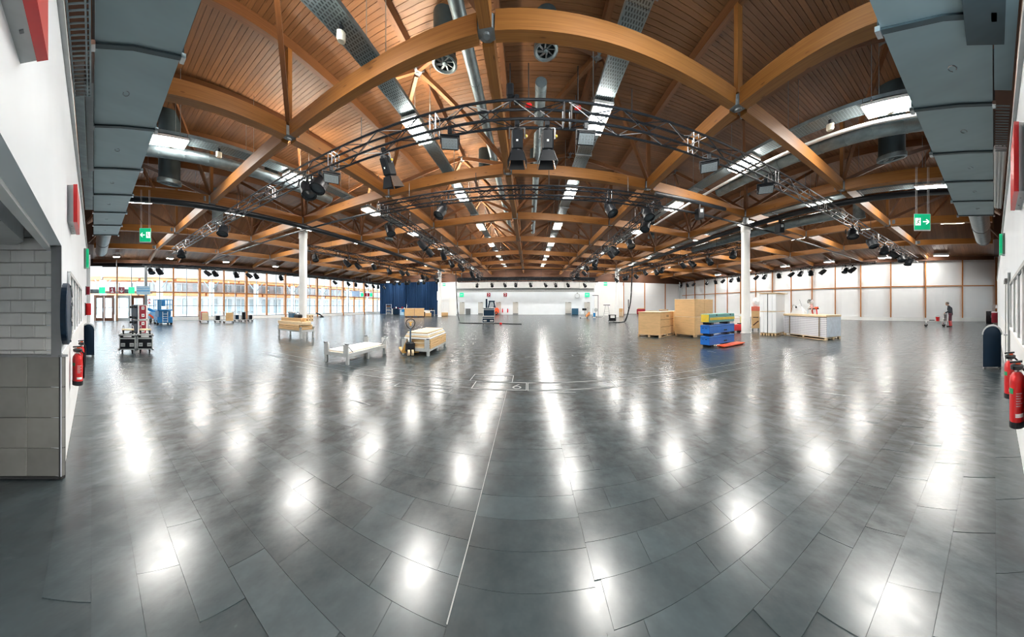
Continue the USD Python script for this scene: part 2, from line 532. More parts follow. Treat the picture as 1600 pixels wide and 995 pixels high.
low = lambda k, j: (ga(k), gd(j), zc(k))
NEARJ = -0.9
for j in range(0, 7):                                    # bottom chords across
    for k in range(-4, 4):
        timber("chord_beam", *span(low(k, j), low(k + 1, j), 0.2), 0.27, 0.42, GLULAM, 20 if j == 0 else 10)
    for s in (-1, 1):
        timber("eave_beam", low(4 * s, j), (SLOPE[s][2][0], gd(j), SLOPE[s][2][1] - 0.12), 0.2, 0.34, GLULAM, 4)
        timber("rafter", (ga(3.6 * s), gd(j + 0.5), 9.4), (SLOPE[s][1][0], gd(j + 0.5), SLOPE[s][1][1] - 0.16), 0.14, 0.3, STRUTW, 4)
        timber("rafter", (SLOPE[s][1][0], gd(j + 0.5), SLOPE[s][1][1] - 0.16), (SLOPE[s][2][0], gd(j + 0.5), SLOPE[s][2][1] - 0.16), 0.14, 0.3, STRUTW, 4)
for k in range(-4, 5):                                   # bottom chords along
    for j in range(0, 6):
        timber("chord_beam", *span(low(k, j), low(k, j + 1), 0.2), 0.27, 0.42, GLULAM, 9)
    timber("chord_beam", span(low(k, 6), low(k, 7), 0.2)[0], (ga(k), WF - 0.1, zc(k)), 0.22, 0.40, GLULAM, 4)
    d1 = 2.6 if k == 0 else 1.4 if abs(k) == 1 else 0.1
    timber("chord_beam", (ga(k), d1, zc(k)), span(low(k, 0), (ga(k), 0, zc(k)), 0.2)[0], 0.27, 0.42, GLULAM, 20)
for s in (-1, 1):                                        # the row over the near wall
    for k in range(1, 4):
        timber("chord_beam", (ga(s * k), -0.6, zc(k)), (ga(s * (k + 1)), -0.6, zc(k + 1)), 0.2, 0.36, STRUTW, 8)
    timber("edge_beam", (SLOPE[s][2][0] * 0.985, 0.0, SLOPE[s][2][1] - 0.17), (SLOPE[s][2][0] * 0.985, WF - 0.1, SLOPE[s][2][1] - 0.17), 0.16, 0.32, DARKWOOD, 60)
for q in range(-7, 8):                                   # purlins under the boards
    k = q / 2
    a = ga(k)
    d1 = math.sqrt(max(0.05, 2.9 ** 2 - a * a)) if abs(a) < 2.9 else 0.15
    for e0, e1 in ((d1, gd(1)), (gd(1), gd(3)), (gd(3), gd(5)), (gd(5), WF - 0.1)):
        timber("purlin", (a, e0, ZU + 0.12), (a, e1, ZU + 0.12), 0.16, 0.34, STRUTW, int((e1 - e0) / 0.5))
NODE = []
for j in range(-1, 7):
    for q in range(-4, 4):
        k = q + 0.5
        U_ = np.array((ga(k), gd(j + 0.5), ZU - 0.08))
        if math.hypot(U_[0], U_[1]) < 4:
            continue
        NODE.append((U_, 0.7))
        for dk in (0, 1):
            for dj in (0, 1):
                jj = j + dj
                if jj > 6 or (jj < 0 and abs(q + dk) < 2):
                    continue
                L_ = np.array(low(q + dk, jj))
                if jj < 0:
                    L_[1] = -0.5
                P, Q = span(L_ + (0, 0, 0.18), U_, 0.18)
                timber("strut", P, Q, 0.13, 0.15, STRUTW, 6)
for j in range(0, 7):
    for k in range(-4, 5):
        L_ = np.array(low(k, j))
        NODE.append((L_, 1.0))
        if abs(k) < 4:
            timber("post", L_ + (0, 0, 0.22), (L_[0], L_[1], ZU - 0.03), 0.16, 0.16, GLULAM if j == 0 else STRUTW, 2)
for p, s in NODE:
    mb = MB()
    mb.lathe([(0, -0.2 * s), (0.07 * s, -0.2 * s), (0.08 * s, -0.16 * s), (0.2 * s, -0.14 * s), (0.2 * s, 0.14 * s), (0.08 * s, 0.16 * s), (0.06 * s, 0.24 * s), (0, 0.24 * s)], 10)
    for an in range(4):
        c, s_ = math.cos(an * PI / 2), math.sin(an * PI / 2)
        mb.bar((c * 0.12 * s, s_ * 0.12 * s, 0), (c * 0.32 * s, s_ * 0.32 * s, 0), 0.05 * s, 0.24 * s)
    q = bend([p])[0]
    mb.v = [(x + q[0], y + q[1], z + q[2]) for x, y, z in mb.v]
    mb.t = []
    obj("node_connector", mb, GREYMETAL, CEIL)

# ---- right wall: panels between wooden battens
WALLR = thing("wall_right", kind="structure")
obj("backing", gbox((WR + 0.06, WR + 0.3), lin(-1.0, WF + 0.4, 1.0), -0.1, 6.25), WHITEWALL, WALLR)
obj("upper_gable", gbox((WR + 0.06, WR + 0.3), lin(-1.0, WF + 0.4, 1.0), 6.25, 9.9), DARKWOOD, WALLR)
RB = [2.73 + 3.05 * i for i in range(15)]
RB = [-0.2] + RB
for i, (e0, e1) in enumerate(zip(RB, RB[1:] + [WF - 0.05])):
    for z0, z1 in ((0.40, 3.40), (3.47, 6.2)):
        obj("wall_panel", gbox((WR, WR + 0.05), lin(e0 + 0.01, e1 - 0.01, 0.8), z0, z1), WALLPANEL[(i + (z0 > 1)) % 3], WALLR)
    if i:
        obj("batten", MB().bar((WR - 0.03, e0, 0.35), (WR - 0.03, e0, 6.15), 0.13 if i % 2 else 0.19, 0.1, 1, up=(0, 1.0, 0)).bent(), POSTW, WALLR)
obj("batten", MB().bar((WR - 0.06, -0.2, 0.0), (WR - 0.06, -0.2, 6.15), 0.16, 0.2, 1, up=(0, 1.0, 0)).bent(), POSTW, WALLR)
obj("rail", MB().bar((WR - 0.02, 0, 3.435), (WR - 0.02, WF - 0.1, 3.435), 0.08, 0.1, 60).bent(), POSTW, WALLR)
obj("baseboard_right", gbox((WR - 0.06, WR + 0.05), lin(-0.2, WF - 0.05, 0.9), 0.0, 0.38), WHITE, kind="structure")

# ---- far wall
WALLF = thing("wall_far", kind="structure")
obj("backing", gbox(lin(WL - 0.5, WR + 0.5, 1.0), (WF + 0.06, WF + 0.3), -0.1, 5.6), WHITEWALL, WALLF)
obj("upper_gable", gbox(lin(WL - 0.5, WR + 0.5, 1.0), (WF - 0.02, WF + 0.3), 5.6, 9.9), DARKWOOD, WALLF)
fa = lambda u: math.tan(np.interp(u, [36.5 * 0 + 800 + F * ring(t) - 0 for t in np.linspace(-1.2, 1.2, 200)], np.linspace(-1.2, 1.2, 200))) * WF
for i, (u0, u1) in enumerate(((598, 640), (640, 686), (686, 700), (700, 713))):
    obj("wall_panel", gbox(lin(fa(u0) + 0.02, fa(u1) - 0.02, 0.9), (WF - 0.02, WF + 0.05), 0.0, 5.6), WALLPANEL[i % 3], WALLF)
for u0, u1 in ((930, 975), (975, 1008), (1008, 1040), (1040, 1068)):
    for z0, z1 in ((0.05, 3.3), (3.36, 5.58)):
        obj("wall_panel", gbox(lin(fa(u0) + 0.02, fa(u1) - 0.02, 0.9), (WF - 0.02, WF + 0.05), z0, z1), WALLPANEL[int(u0) % 3], WALLF)
    obj("batten", MB().bar((fa(u1) - 0.1, WF - 0.04, 0), (fa(u1) - 0.1, WF - 0.04, 5.58), 0.16, 0.1, 1, up=(0, 1.0, 0)).bent(), POSTW, WALLF)
obj("wall_field", gbox(lin(fa(713), fa(930), 0.9), (WF - 0.02, WF + 0.05), 0.0, 5.6), WHITEWALL, WALLF)
# white partitions flanking the stage bay
obj("wall_partition_left", gbox(lin(fa(685.5) * 0.86, fa(712.5) * 0.86, 0.5), (WF * 0.86, WF * 0.86 + 0.2), 0.0, 4.6), WHITE, kind="structure")
obj("wall_partition_right", gbox(lin(fa(929) * 0.86, fa(974) * 0.86, 0.5), (WF * 0.86, WF * 0.86 + 0.2), 0.0, 4.5), WHITE, kind="structure")
# bulkhead duct and dark drape beam across the far end
BULK = thing("ventilation_bulkhead", "long pale metal duct running across the far end wall above the doors", "duct")
us = np.linspace(712, 930, 10)
for u0, u1 in zip(us, us[1:]):
    obj("duct_section", gbox(lin(fa(u0) * 0.93 + 0.01, fa(u1) * 0.93 - 0.01, 0.7), (WF * 0.93, WF * 0.93 + 0.8), 4.25, 5.25), WHITE, BULK)
obj("hanger", gbox((fa(720) * 0.93, fa(720) * 0.93 + 0.1), (WF * 0.93 + 0.3, WF * 0.93 + 0.4), 5.2, 9.85), GREYMETAL, BULK)
obj("hanger", gbox((fa(920) * 0.93, fa(920) * 0.93 + 0.1), (WF * 0.93 + 0.3, WF * 0.93 + 0.4), 5.2, 9.85), GREYMETAL, BULK)
obj("lower_fascia", gbox(lin(fa(712) * 0.94, fa(930) * 0.94, 0.7), (WF * 0.94, WF * 0.94 + 0.7), 3.7, 4.24), LIGHTGREY, BULK)

# ---- near wall, left and right of the entrance
ZN = 3.9


def nearwall(name, aa, z0=0.0, z1=ZN, d1=WN):
    return gbox(aa, (d1 - 0.18, d1), z0, z1)


NWL = thing("wall_near_left", kind="structure")
obj("plaster", nearwall("", geo(-2.5, WL - 0.3, 40), 0.0), WHITEWALL, NWL)
obj("lintel", gbox(geo(-0.75, -2.5, 12), (WN - 0.18, WN), 2.08, ZN), WHITEWALL, NWL)
obj("coping", gbox(geo(-0.75, WL, 40), (WN - 0.2, WN + 0.05), ZN, ZN + 0.1), LIGHTGREY, NWL)
obj("lower_panel", gbox(geo(-2.52, -13, 24), (WN, WN + 0.008), 0.0, 1.12), WALLPANEL[1], NWL)
NWR = thing("wall_near_right", kind="structure")
obj("plaster", nearwall("", geo(1.15, WR + 0.3, 44), 0.0), WHITEWALL, NWR)
obj("coping", gbox(geo(1.15, WR, 40), (WN - 0.2, WN + 0.05), ZN, ZN + 0.1), LIGHTGREY, NWR)
obj("lower_panel", gbox(geo(2.0, 13, 24), (WN, WN + 0.008), 0.0, 1.12), WALLPANEL[1], NWR)
obj("wall_upper_left", gbox(geo(-1.6, WL - 0.2, 40), (WN - 1.5, WN - 1.3), 3.5, 9.9), DARKWOOD, kind="structure")
obj("wall_upper_right", gbox(geo(1.4, WR + 0.2, 40), (WN - 1.5, WN - 1.3), 3.5, 9.9), DARKWOOD, kind="structure")
obj("ceiling_ledge_left", gbox(geo(-1.6, WL - 0.2, 40), (WN - 1.4, WN - 0.15), ZN - 0.08, ZN), GREYTRIM, kind="structure")
obj("ceiling_ledge_right", gbox(geo(1.9, WR + 0.2, 40), (WN - 1.4, WN - 0.15), ZN - 0.08, ZN), GREYTRIM, kind="structure")
back = MB()
back.box(-7.9, 4.4, -3.6, -3.2, -0.1, 10)
back.box(-8.0, -7.6, -3.6, 3.4, -0.1, 10)
q_ = bend([(1.15, WN - 0.1, 0)])[0]
back.box(q_[0], q_[0] + 0.3, -3.4, q_[1] + 0.02, -0.1, 10)
obj("wall_entrance", back, WHITEWALL, kind="structure")

# recess beside the entrance: dark wall tiles below, painted blocks above
REC = thing("wall_recess", kind="structure")
yr = REV[1]


def wedge(x0, x1, y0, y1, z0, z1):
    """box whose right end follows the near wall"""
    return extrude(sg.Polygon([(x0, y0), (x1 - (y0 - yr) * 1.75, y0), (x1 - (y1 - yr) * 1.75, y1), (x0, y1)]), z0, z1)


obj("backing", wedge(-7.6, REV[0] - 0.01, yr + 0.02, yr + 0.3, 0, 2.6), MORTAR, REC)

ti = 0
for z0, z1 in zip([0.02] + [0.2725 * i for i in (1, 2, 3)], [0.2725 * i for i in (1, 2, 3, 4)]):
    x1 = REV[0]
    x0 = x1 - 0.315
    while x1 > -7.2:
        obj("wall_tile", cbox(x1 - x0 - 0.006, 0.02, z1 - z0 - 0.006, 0.002, ((x0 + x1) / 2, yr + 0.012, z0 + 0.003)), TILEW[ti % 3 if ti % 2 else (ti // 2) % 3], REC)
        ti += 1
        x1, x0 = x0, x0 - (0.33 if x1 == REV[0] else 0.56)
obj("grout", wedge(-7.6, REV[0], yr + 0.014, yr + 0.03, 0, 1.09), GROUT, REC)
obj("plinth_shadow_gap", MB().box(-7.6, REV[0], yr - 0.004, yr + 0.02, 0.0, 0.02), RUBBER, REC)
obj("trim_cap", MB().box(-7.6, REV[0] + 0.01, yr - 0.006, yr + 0.03, 1.088, 1.108), GREYTRIM, REC)
rowh, zb, row = 0.112, 1.112, 0
while zb < 2.5:
    hgt = 0.035 if row == 0 else rowh
    x1 = REV[0] - 0.075
    first = 0.07 if row % 2 else 0.165
    w_ = first
    while x1 > -6.8:
        obj("wall_block", cbox(w_ - 0.009, 0.03, hgt - 0.009, 0.004, (x1 - w_ / 2, yr + 0.011, zb + 0.0045)), BRICKW[int(rng.integers(3))], REC)
        x1 -= w_
        w_ = 0.215
    zb += hgt
    row += 1
obj("steel_jamb", wedge(REV[0] - 0.075, REV[0] - 0.005, yr - 0.012, yr + 0.04, 1.108, 2.12), GREYTRIM, REC)
obj("trim_corner", wedge(REV[0] - 0.012, REV[0] + 0.004, yr - 0.008, yr + 0.03, 0.0, 1.108), RUBBER, REC)
soff = bend([(-2.5, WN, 0), (-0.75, WN, 0)])[:, :2]
p0, p1 = soff
nrm = np.array([p1[1] - p0[1], p0[0] - p1[0]])
nrm = nrm / np.linalg.norm(nrm)
nrm = nrm if nrm[0] < 0 else -nrm
SOFF = thing("soffit", "grey plastered soffit with a light steel rail over the recessed opening at the left edge", "soffit")


def strip(o0, o1, z0, z1):
    q = sg.Polygon([p0 + nrm * o0, p1 + nrm * o0, p1 + nrm * o1 + (p1 - p0) * 0.3, p0 + nrm * o1 - (p1 - p0) * 0.9])
    return extrude(q, z0, z1)


obj("soffit_panel", strip(0.17, 0.62, 2.09, 2.3), LIGHTGREY, SOFF)
obj("steel_rail", strip(0.055, 0.09, 2.055, 2.085), WHITE, SOFF)
obj("inner_lintel", strip(0.62, 0.9, 2.03, 2.3), GREYMETAL, SOFF)
obj("recess_ceiling", strip(0.9, 5.5, 2.35, 2.45), GREYTRIM, SOFF)

# ---- left glazing: posts, transoms, panes
WIN = thing("window_1", kind="structure")
PD = [5.3 + 1.4525 * n for n in range(-3, 29)]
TZ = [0.36, 1.5, 2.9, 4.3, 5.4]
for n, d in enumerate(PD):
    m_ = (n - 3) % 4
    w_, dp, mt = ((0.26, 0.3, POSTW if n > 4 else GREYMETAL), (0.05, 0.12, GREYMETAL), (0.16, 0.2, POSTW), (0.05, 0.12, GREYMETAL))[m_]
    obj("window_post", MB().bar((WL, d, 0), (WL, d, 5.5), dp, w_, 1, up=(0, 1.0, 0)).bent(), mt, WIN)
for z, h in zip(TZ, (0.1, 0.05, 0.13, 0.05, 0.1)):
    obj("transom", MB().bar((WL, 0.9 if z > 2 else 5.4, z), (WL, WF - 0.2, z), 0.09, h, 80).bent(), POSTW if z == 2.9 else GREYMETAL, WIN)
for n, (e0, e1) in enumerate(zip(PD, PD[1:])):
    for r, (z0, z1) in enumerate(zip(TZ, TZ[1:])):
        if e0 < 5 and r < 2:
            continue
        obj("window_pane", gbox((WL - 0.006, WL + 0.006), (e0 + 0.03, (e0 + e1) / 2, e1 - 0.03), z0 + 0.03, z1 - 0.03), GLASSM, WIN)
obj("window_pane", gbox((WL - 0.006, WL + 0.006), (-0.2, 0.9), 2.5, 5.4), GLASSM, WIN)
obj("baseboard_left", gbox((WL - 0.2, WL + 0.12), lin(5.4, WF, 0.9), 0.0, 0.34), WHITE, kind="structure")
obj("wall_left_fascia", gbox((WL - 0.25, WL + 0.12), lin(-0.3, WF, 0.9), 5.45, 6.1), BLACK, kind="structure")
obj("wall_left_gable", gbox((WL - 0.3, WL - 0.05), lin(-1.8, WF + 0.4, 0.9), 6.05, 9.9), DARKWOOD, kind="structure")
# doors in the glazing
for i, (e0, e1, leaves) in enumerate(((0.1, 2.1, 2), (2.25, 3.75, 1), (3.85, 5.25, 1))):
    D_ = thing("door_%d" % (i + 1), kind="structure")
    obj("door_frame", [trimesh.Trimesh(*[np.array(x) for x in (b.v, b.f)], process=False) for b in (
        MB().bar((WL, e0, 2.5), (WL, e1, 2.5), 0.14, 0.12, 3).bent(), MB().bar((WL, e0 + 0.05, 0), (WL, e0 + 0.05, 2.5), 0.14, 0.1, 1, up=(0, 1.0, 0)).bent(), MB().bar((WL, e1 - 0.05, 0), (WL, e1 - 0.05, 2.5), 0.14, 0.1, 1, up=(0, 1.0, 0)).bent())], DOORW if i != 1 else LIGHTGREY, D_)
    w_ = (e1 - e0 - 0.2) / leaves
    for q in range(leaves):
        f0, f1 = e0 + 0.1 + q * w_ + 0.01, e0 + 0.1 + (q + 1) * w_ - 0.01
        mb = MB()
        for z, h in ((0.16, 0.3), (1.35, 0.05), (2.36, 0.16)):
            mb.bar((WL, f0, z), (WL, f1, z), 0.07, h, 2)
        for f in (f0 + 0.06, f1 - 0.06):
            mb.bar((WL, f, 0.02), (WL, f, 2.43), 0.07, 0.12, 1, up=(0, 1.0, 0))
        mb.bent()
        mb.t = []
        obj("door_leaf", mb, DOORW if i != 1 else LIGHTGREY, D_)
        obj("door_pane", gbox((WL - 0.006, WL + 0.006), (f0 + 0.1, f1 - 0.1), 0.3, 2.3), GLASSM, D_)
        obj("door_handle", MB().bar((WL + 0.1, f1 - 0.1, 0.9), (WL + 0.1, f1 - 0.1, 1.3), 0.03, 0.03, 1, up=(0, 1.0, 0)).bent(), CHROME, D_)

# ---- outside the glazing: court, covered walk and the facing building
obj("courtyard_ground", gbox(lin(WL - 45, WL - 0.2, 4), lin(-8, 130, 3), -0.25, -0.02), M("court_paving", (0.55, 0.56, 0.56), 0.7), kind="structure")
BLD = thing("courtyard_building", "long white building with orange timber eaves across the courtyard outside the glass wall", "building")
BX = WL - 14
obj("facade", gbox((BX - 6, BX), lin(-6, 130, 1.6), -0.02, 7.5), M("facade_render", (0.62, 0.64, 0.66), 0.7), BLD)
EAVE = wood("eave_wood", (0.50, 0.17, 0.05), (0.58, 0.22, 0.08))
for z0, z1, dd_ in ((3.0, 3.55, 1.6), (5.1, 5.6, 2.6)):
    e = -4.0
    while e < 125:
        obj("eave_panel", gbox((BX, BX + dd_), lin(e + 0.15, e + 5.1, 1.3), z0, z1), EAVE, BLD)
        e += 5.3
FACW = M("facade_glass", (0.36, 0.42, 0.45), 0.15)
e = -3.0
while e < 100:
    for z0, z1 in ((0.2, 2.6), (3.8, 4.9)):
        obj("facade_window", gbox((BX, BX + 0.05), (e, e + 0.8, e + 1.6), z0, z1), FACW, BLD)
        obj("window_mullion", gbox((BX + 0.05, BX + 0.1), (e + 0.75, e + 0.85), z0, z1), WHITE, BLD)
    e += 2.65
ORDC = ["first", "second", "third", "fourth", "fifth", "sixth", "seventh", "eighth", "ninth", "tenth", "eleventh", "twelfth", "thirteenth", "fourteenth"]
for i in range(14):
    d_ = 1.2 + i * 7.0
    c = thing("courtyard_column", f"white column with forked head in the courtyard beyond the glass wall, {ORDC[i]} from the doors", "column", "columns in the courtyard")
    q = bend([(WL - 6, d_, 0)])[0]
    mb = MB().lathe([(0.0, 0), (0.32, 0), (0.32, 0.1), (0.24, 0.14), (0.24, 4.6), (0.0, 4.6)], 12, q)
    obj("shaft", mb, WHITE, c)
    for s in (-1, 1):
        obj("fork", MB().tube([q + (0, 0, 3.4), q + (s * 1.0, 0, 4.7)], 0.05), GREYMETAL, c)

# ================================================================== services under the roof
ORD = ["first", "second", "third", "fourth", "fifth", "sixth", "seventh", "eighth", "ninth", "tenth", "eleventh", "twelfth", "thirteenth", "fourteenth", "fifteenth", "sixteenth", "seventeenth", "eighteenth", "nineteenth", "twentieth"]
_tt = np.linspace(-2.0, 1.9, 4000)
_uu = 800 + F * ring(_tt)


def th(u): return float(np.interp(u, _uu, _tt))
def row(u, d): return math.tan(th(u)) * d                      # a on the line d = const
def col(u, a): return a / math.tan(th(u))                      # d on the line a = const


def zat(u, v, a, d): return EYE + (477 - v) / F * math.hypot(a, d)


for j in range(-1, 7):
    for q in range(-4, 4):
        k = q + 0.5
        a, d = ga(k), gd(j + 0.5)
        L = thing("ceiling_light", f"strip luminaire {ORD[q + 4]} from the glass wall in the {ORD[j + 1]} row from the entrance", "ceiling light", "ceiling luminaires in the grid")
        h = 0.70
        obj("lamp_housing", gbox((a - 0.26, a + 0.26), lin(d - h - 0.04, d + h + 0.04, 0.3), 7.37, 7.45), WHITE, L)
        obj("lamp_tube", gbox((a - 0.24, a + 0.24), lin(d - h, d + h, 0.3), 7.31, 7.37), LAMPM, L)
        if (q == -1 and j < 5) or (q == -2 and j in (0, 1)):
            obj("uplight_tube", gbox((a - 0.12, a + 0.12), lin(d - h, d + h, 0.35), 7.62, 7.65), UPM, L)
        obj("tray_bracket", MB().bar((a - 0.2, d, 7.48), (a + 0.2, d, 7.48), 0.06, 0.06, 2).bent(), GREYMETAL, L)

PERF = usdkit.material(stage, "/World/Looks/perforated_tray", {"g": ("attribute", {"attribute": "st"}), "b": ("brick_texture", {"scale": 1.0, "brick_width": 0.06, "row_height": 0.11, "mortar_size": 0.016, "color1": (0.05, 0.065, 0.07), "color2": (0.09, 0.105, 0.11), "mortar": (0.22, 0.27, 0.28)}),
                       "p": ("principled_bsdf", {"metallic": 0.6, "roughness": 0.4})}, [("g.vector", "b.vector"), ("b.color", "p.base_color")], surface="p.BSDF")
SIDE = {-3: "outermost on the glass-wall side", -2: "second from the centre on the glass-wall side", -1: "left of the centre line", 0: "right of the centre line", 1: "second from the centre on the panelled-wall side", 2: "outermost on the panelled-wall side"}
for q in range(-3, 3):
    a = ga(q + 0.5)
    T = thing("cable_tray", f"perforated cable tray under the roof, {SIDE[q]}", "cable tray", "cable trays carrying the luminaires")
    d = math.sqrt(max(0.2, 3.0 ** 2 - a * a)) if abs(a) < 3 else 0.3
    while d < WF - 1:
        e = min(d + 3.0, WF - 0.5)
        obj("tray_floor", gbox((a - 0.24, a, a + 0.24), lin(d, e - 0.02, 0.5), 7.50, 7.52), PERF, T)
        for s in (-1, 1):
            obj("tray_rim", gbox((a + s * 0.24 - 0.012, a + s * 0.24 + 0.012), lin(d, e - 0.02, 0.5), 7.49, 7.60), STEEL, T)
        obj("hanger", MB().bar((a - 0.30, e - 0.3, 7.47), (a + 0.30, e - 0.3, 7.47), 0.05, 0.05, 2).bent(), GREYMETAL, T)
        for s in (-1, 1):
            obj("hanger_rod", MB().tube([(a + s * 0.29, e - 0.3, 7.47), (a + s * 0.29, e - 0.3, 9.8)], 0.012, 4).bent(), GREYMETAL, T)
        d = e


def duct_run(name, label, cat, pts, r, mat, group=None, ribs=0.0, k=14):
    t = thing(name, label, cat, group)
    p = np.array(pts, float)
    seg = np.linalg.norm(np.diff(p, axis=0), axis=1)
    P = np.vstack([np.linspace(p[i], p[i + 1], max(2, int(seg[i] / 0.5)) + 1)[(1 if i else 0):] for i in range(len(seg))])
    obj("tube", MB().tube(P, r, k).bent(), mat, t, smooth=50)
    if ribs:
        L = 0.0
        for i in range(len(seg)):
            s = 0.2
            while s < seg[i]:
                c = p[i] + (p[i + 1] - p[i]) * s / seg[i]
                e = p[i] + (p[i + 1] - p[i]) * min(1, (s + 0.05) / seg[i])
                obj("collar", MB().tube([c, e], r * 1.05, k).bent(), mat, t)
                s += ribs
    return t


duct_run("spiral_duct", "silver spiral air duct just left of the centre line under the boards", "duct", [(-1.72, 3.6, 8.3), (-1.72, 26, 8.3)], 0.18, STEEL, "silver spiral ducts along the roof", 1.5)
duct_run("spiral_duct", "silver spiral air duct nearest the centre line, right of the middle beam", "duct", [(0.36, 8.5, 8.3), (0.36, 26, 8.3)], 0.17, STEEL, "silver spiral ducts along the roof", 1.5)
duct_run("spiral_duct", "silver spiral air duct beside the white pipes on the panelled-wall side", "duct", [(8.75, 1.2, 7.35), (8.75, 11.5, 7.35)], 0.22, STEEL, "silver spiral ducts along the roof", 1.0)
duct_run("spiral_duct", "silver spiral air duct high beside the cable tray on the glass-wall side", "duct", [(-10.3, 1.2, 7.35), (-10.3, 11.5, 7.35)], 0.22, STEEL, "silver spiral ducts along the roof", 1.0)
duct_run("spiral_duct", "silver spiral air duct crossing behind the black pipe at the right column", "duct", [(12.6, 6.5, 6.2), (12.6, 20, 6.2)], 0.26, STEEL, "silver spiral ducts along the roof", 1.2)
for i, a in enumerate((8.25, 8.42)):
    duct_run("white_pipe", ("upper" if i else "lower") + " thin white pipe running with the cable tray on the panelled-wall side", "pipe", [(a, 0.8, 7.30 + 0.1 * i), (a, 30, 7.30 + 0.1 * i)], 0.055, WHITE, "white pipes on the panelled-wall side", 0, 8)
for s, nm in ((-1, "glass-wall"), (1, "panelled-wall")):
    a = ga(2 * s)
    duct_run("black_pipe", f"thick black pipe along the {nm} column line just below the timber grid", "pipe", [(a + 0.48, 0.8, 6.15), (a + 0.48, 36, 6.15)], 0.13, BLACK, "black pipes along the column lines", 0, 10)
duct_run("black_crossbar", "thin black bar from the right column across to the panelled wall", "pipe", [(5.0, 11.2, 5.9), (26.6, 11.2, 5.9)], 0.05, BLACK, "black crossbars", 0, 6)
duct_run("black_crossbar", "thin black bar from the stage truss across to the glass wall", "pipe", [(-6.4, 11.2, 5.95), (-27.4, 11.2, 5.95)], 0.05, BLACK, "black crossbars", 0, 6)
duct_run("black_crossbar", "short black bar with dark brackets hung left of the right column", "pipe", [(5.0, 11.0, 6.35), (8.8, 11.0, 6.35)], 0.09, BLACK, "black crossbars", 0, 6)
duct_run("black_crossbar", "thin black bar across the far bays before the end wall", "pipe", [(-13, 37.0, 6.3), (11, 37.0, 6.3)], 0.05, BLACK, "black crossbars", 0, 6)
duct_run("sprinkler_pipe", "thin dark sprinkler pipe under the boards right of the middle", "pipe", [(2.1, 7.6, 9.3), (4.4, 7.6, 9.3)], 0.02, DARKWOOD, None, 0, 5)

# ---- ventilation pipes that hang from the roof with a swirl outlet
def vent(u, v, rho, label, r=0.31, dark=True):
    x = rho * (u - 800) / F
    zb = EYE + (477 - v) / F * rho
    t = thing("ventilation_pipe", label, "air duct", "hanging ventilation pipes", (x, rho, zb))
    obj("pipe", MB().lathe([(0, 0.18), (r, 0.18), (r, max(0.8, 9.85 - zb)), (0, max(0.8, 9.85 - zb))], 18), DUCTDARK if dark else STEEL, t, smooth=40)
    obj("outlet_ring", MB().lathe([(r * 0.95, 0.0), (r * 1.12, 0.02), (r * 1.12, 0.17), (r * 0.98, 0.2), (r * 0.8, 0.05), (r * 0.95, 0.0)], 18), STEEL, t, smooth=40)
    obj("hub", MB().lathe([(0, 0.02), (r * 0.22, 0.03), (r * 0.22, 0.1), (0, 0.1)], 10), STEEL, t)
    for i in range(8):
        b = MB().box(r * 0.2, r * 0.85, -0.025, 0.025, 0.06, 0.075)
        obj("outlet_blade", b.turn(rx=0.5).turn(rz=i * PI / 4), GREYMETAL, t)


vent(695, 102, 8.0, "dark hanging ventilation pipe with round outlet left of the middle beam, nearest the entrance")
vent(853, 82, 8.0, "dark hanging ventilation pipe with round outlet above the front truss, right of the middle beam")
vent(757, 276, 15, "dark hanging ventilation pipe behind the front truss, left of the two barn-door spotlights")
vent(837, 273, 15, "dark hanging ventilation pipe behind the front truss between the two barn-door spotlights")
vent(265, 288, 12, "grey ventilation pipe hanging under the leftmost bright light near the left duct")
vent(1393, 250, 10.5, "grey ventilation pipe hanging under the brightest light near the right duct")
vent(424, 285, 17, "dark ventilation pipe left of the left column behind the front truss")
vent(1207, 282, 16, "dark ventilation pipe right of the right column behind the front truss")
vent(340, 350, 20, "silver ventilation pipe behind the left end of the front truss", 0.28, False)
vent(1342, 342, 20, "silver ventilation pipe behind the right end of the front truss", 0.28, False)
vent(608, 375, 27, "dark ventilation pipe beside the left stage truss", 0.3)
vent(1018, 372, 27, "dark ventilation pipe beside the right stage truss", 0.3)

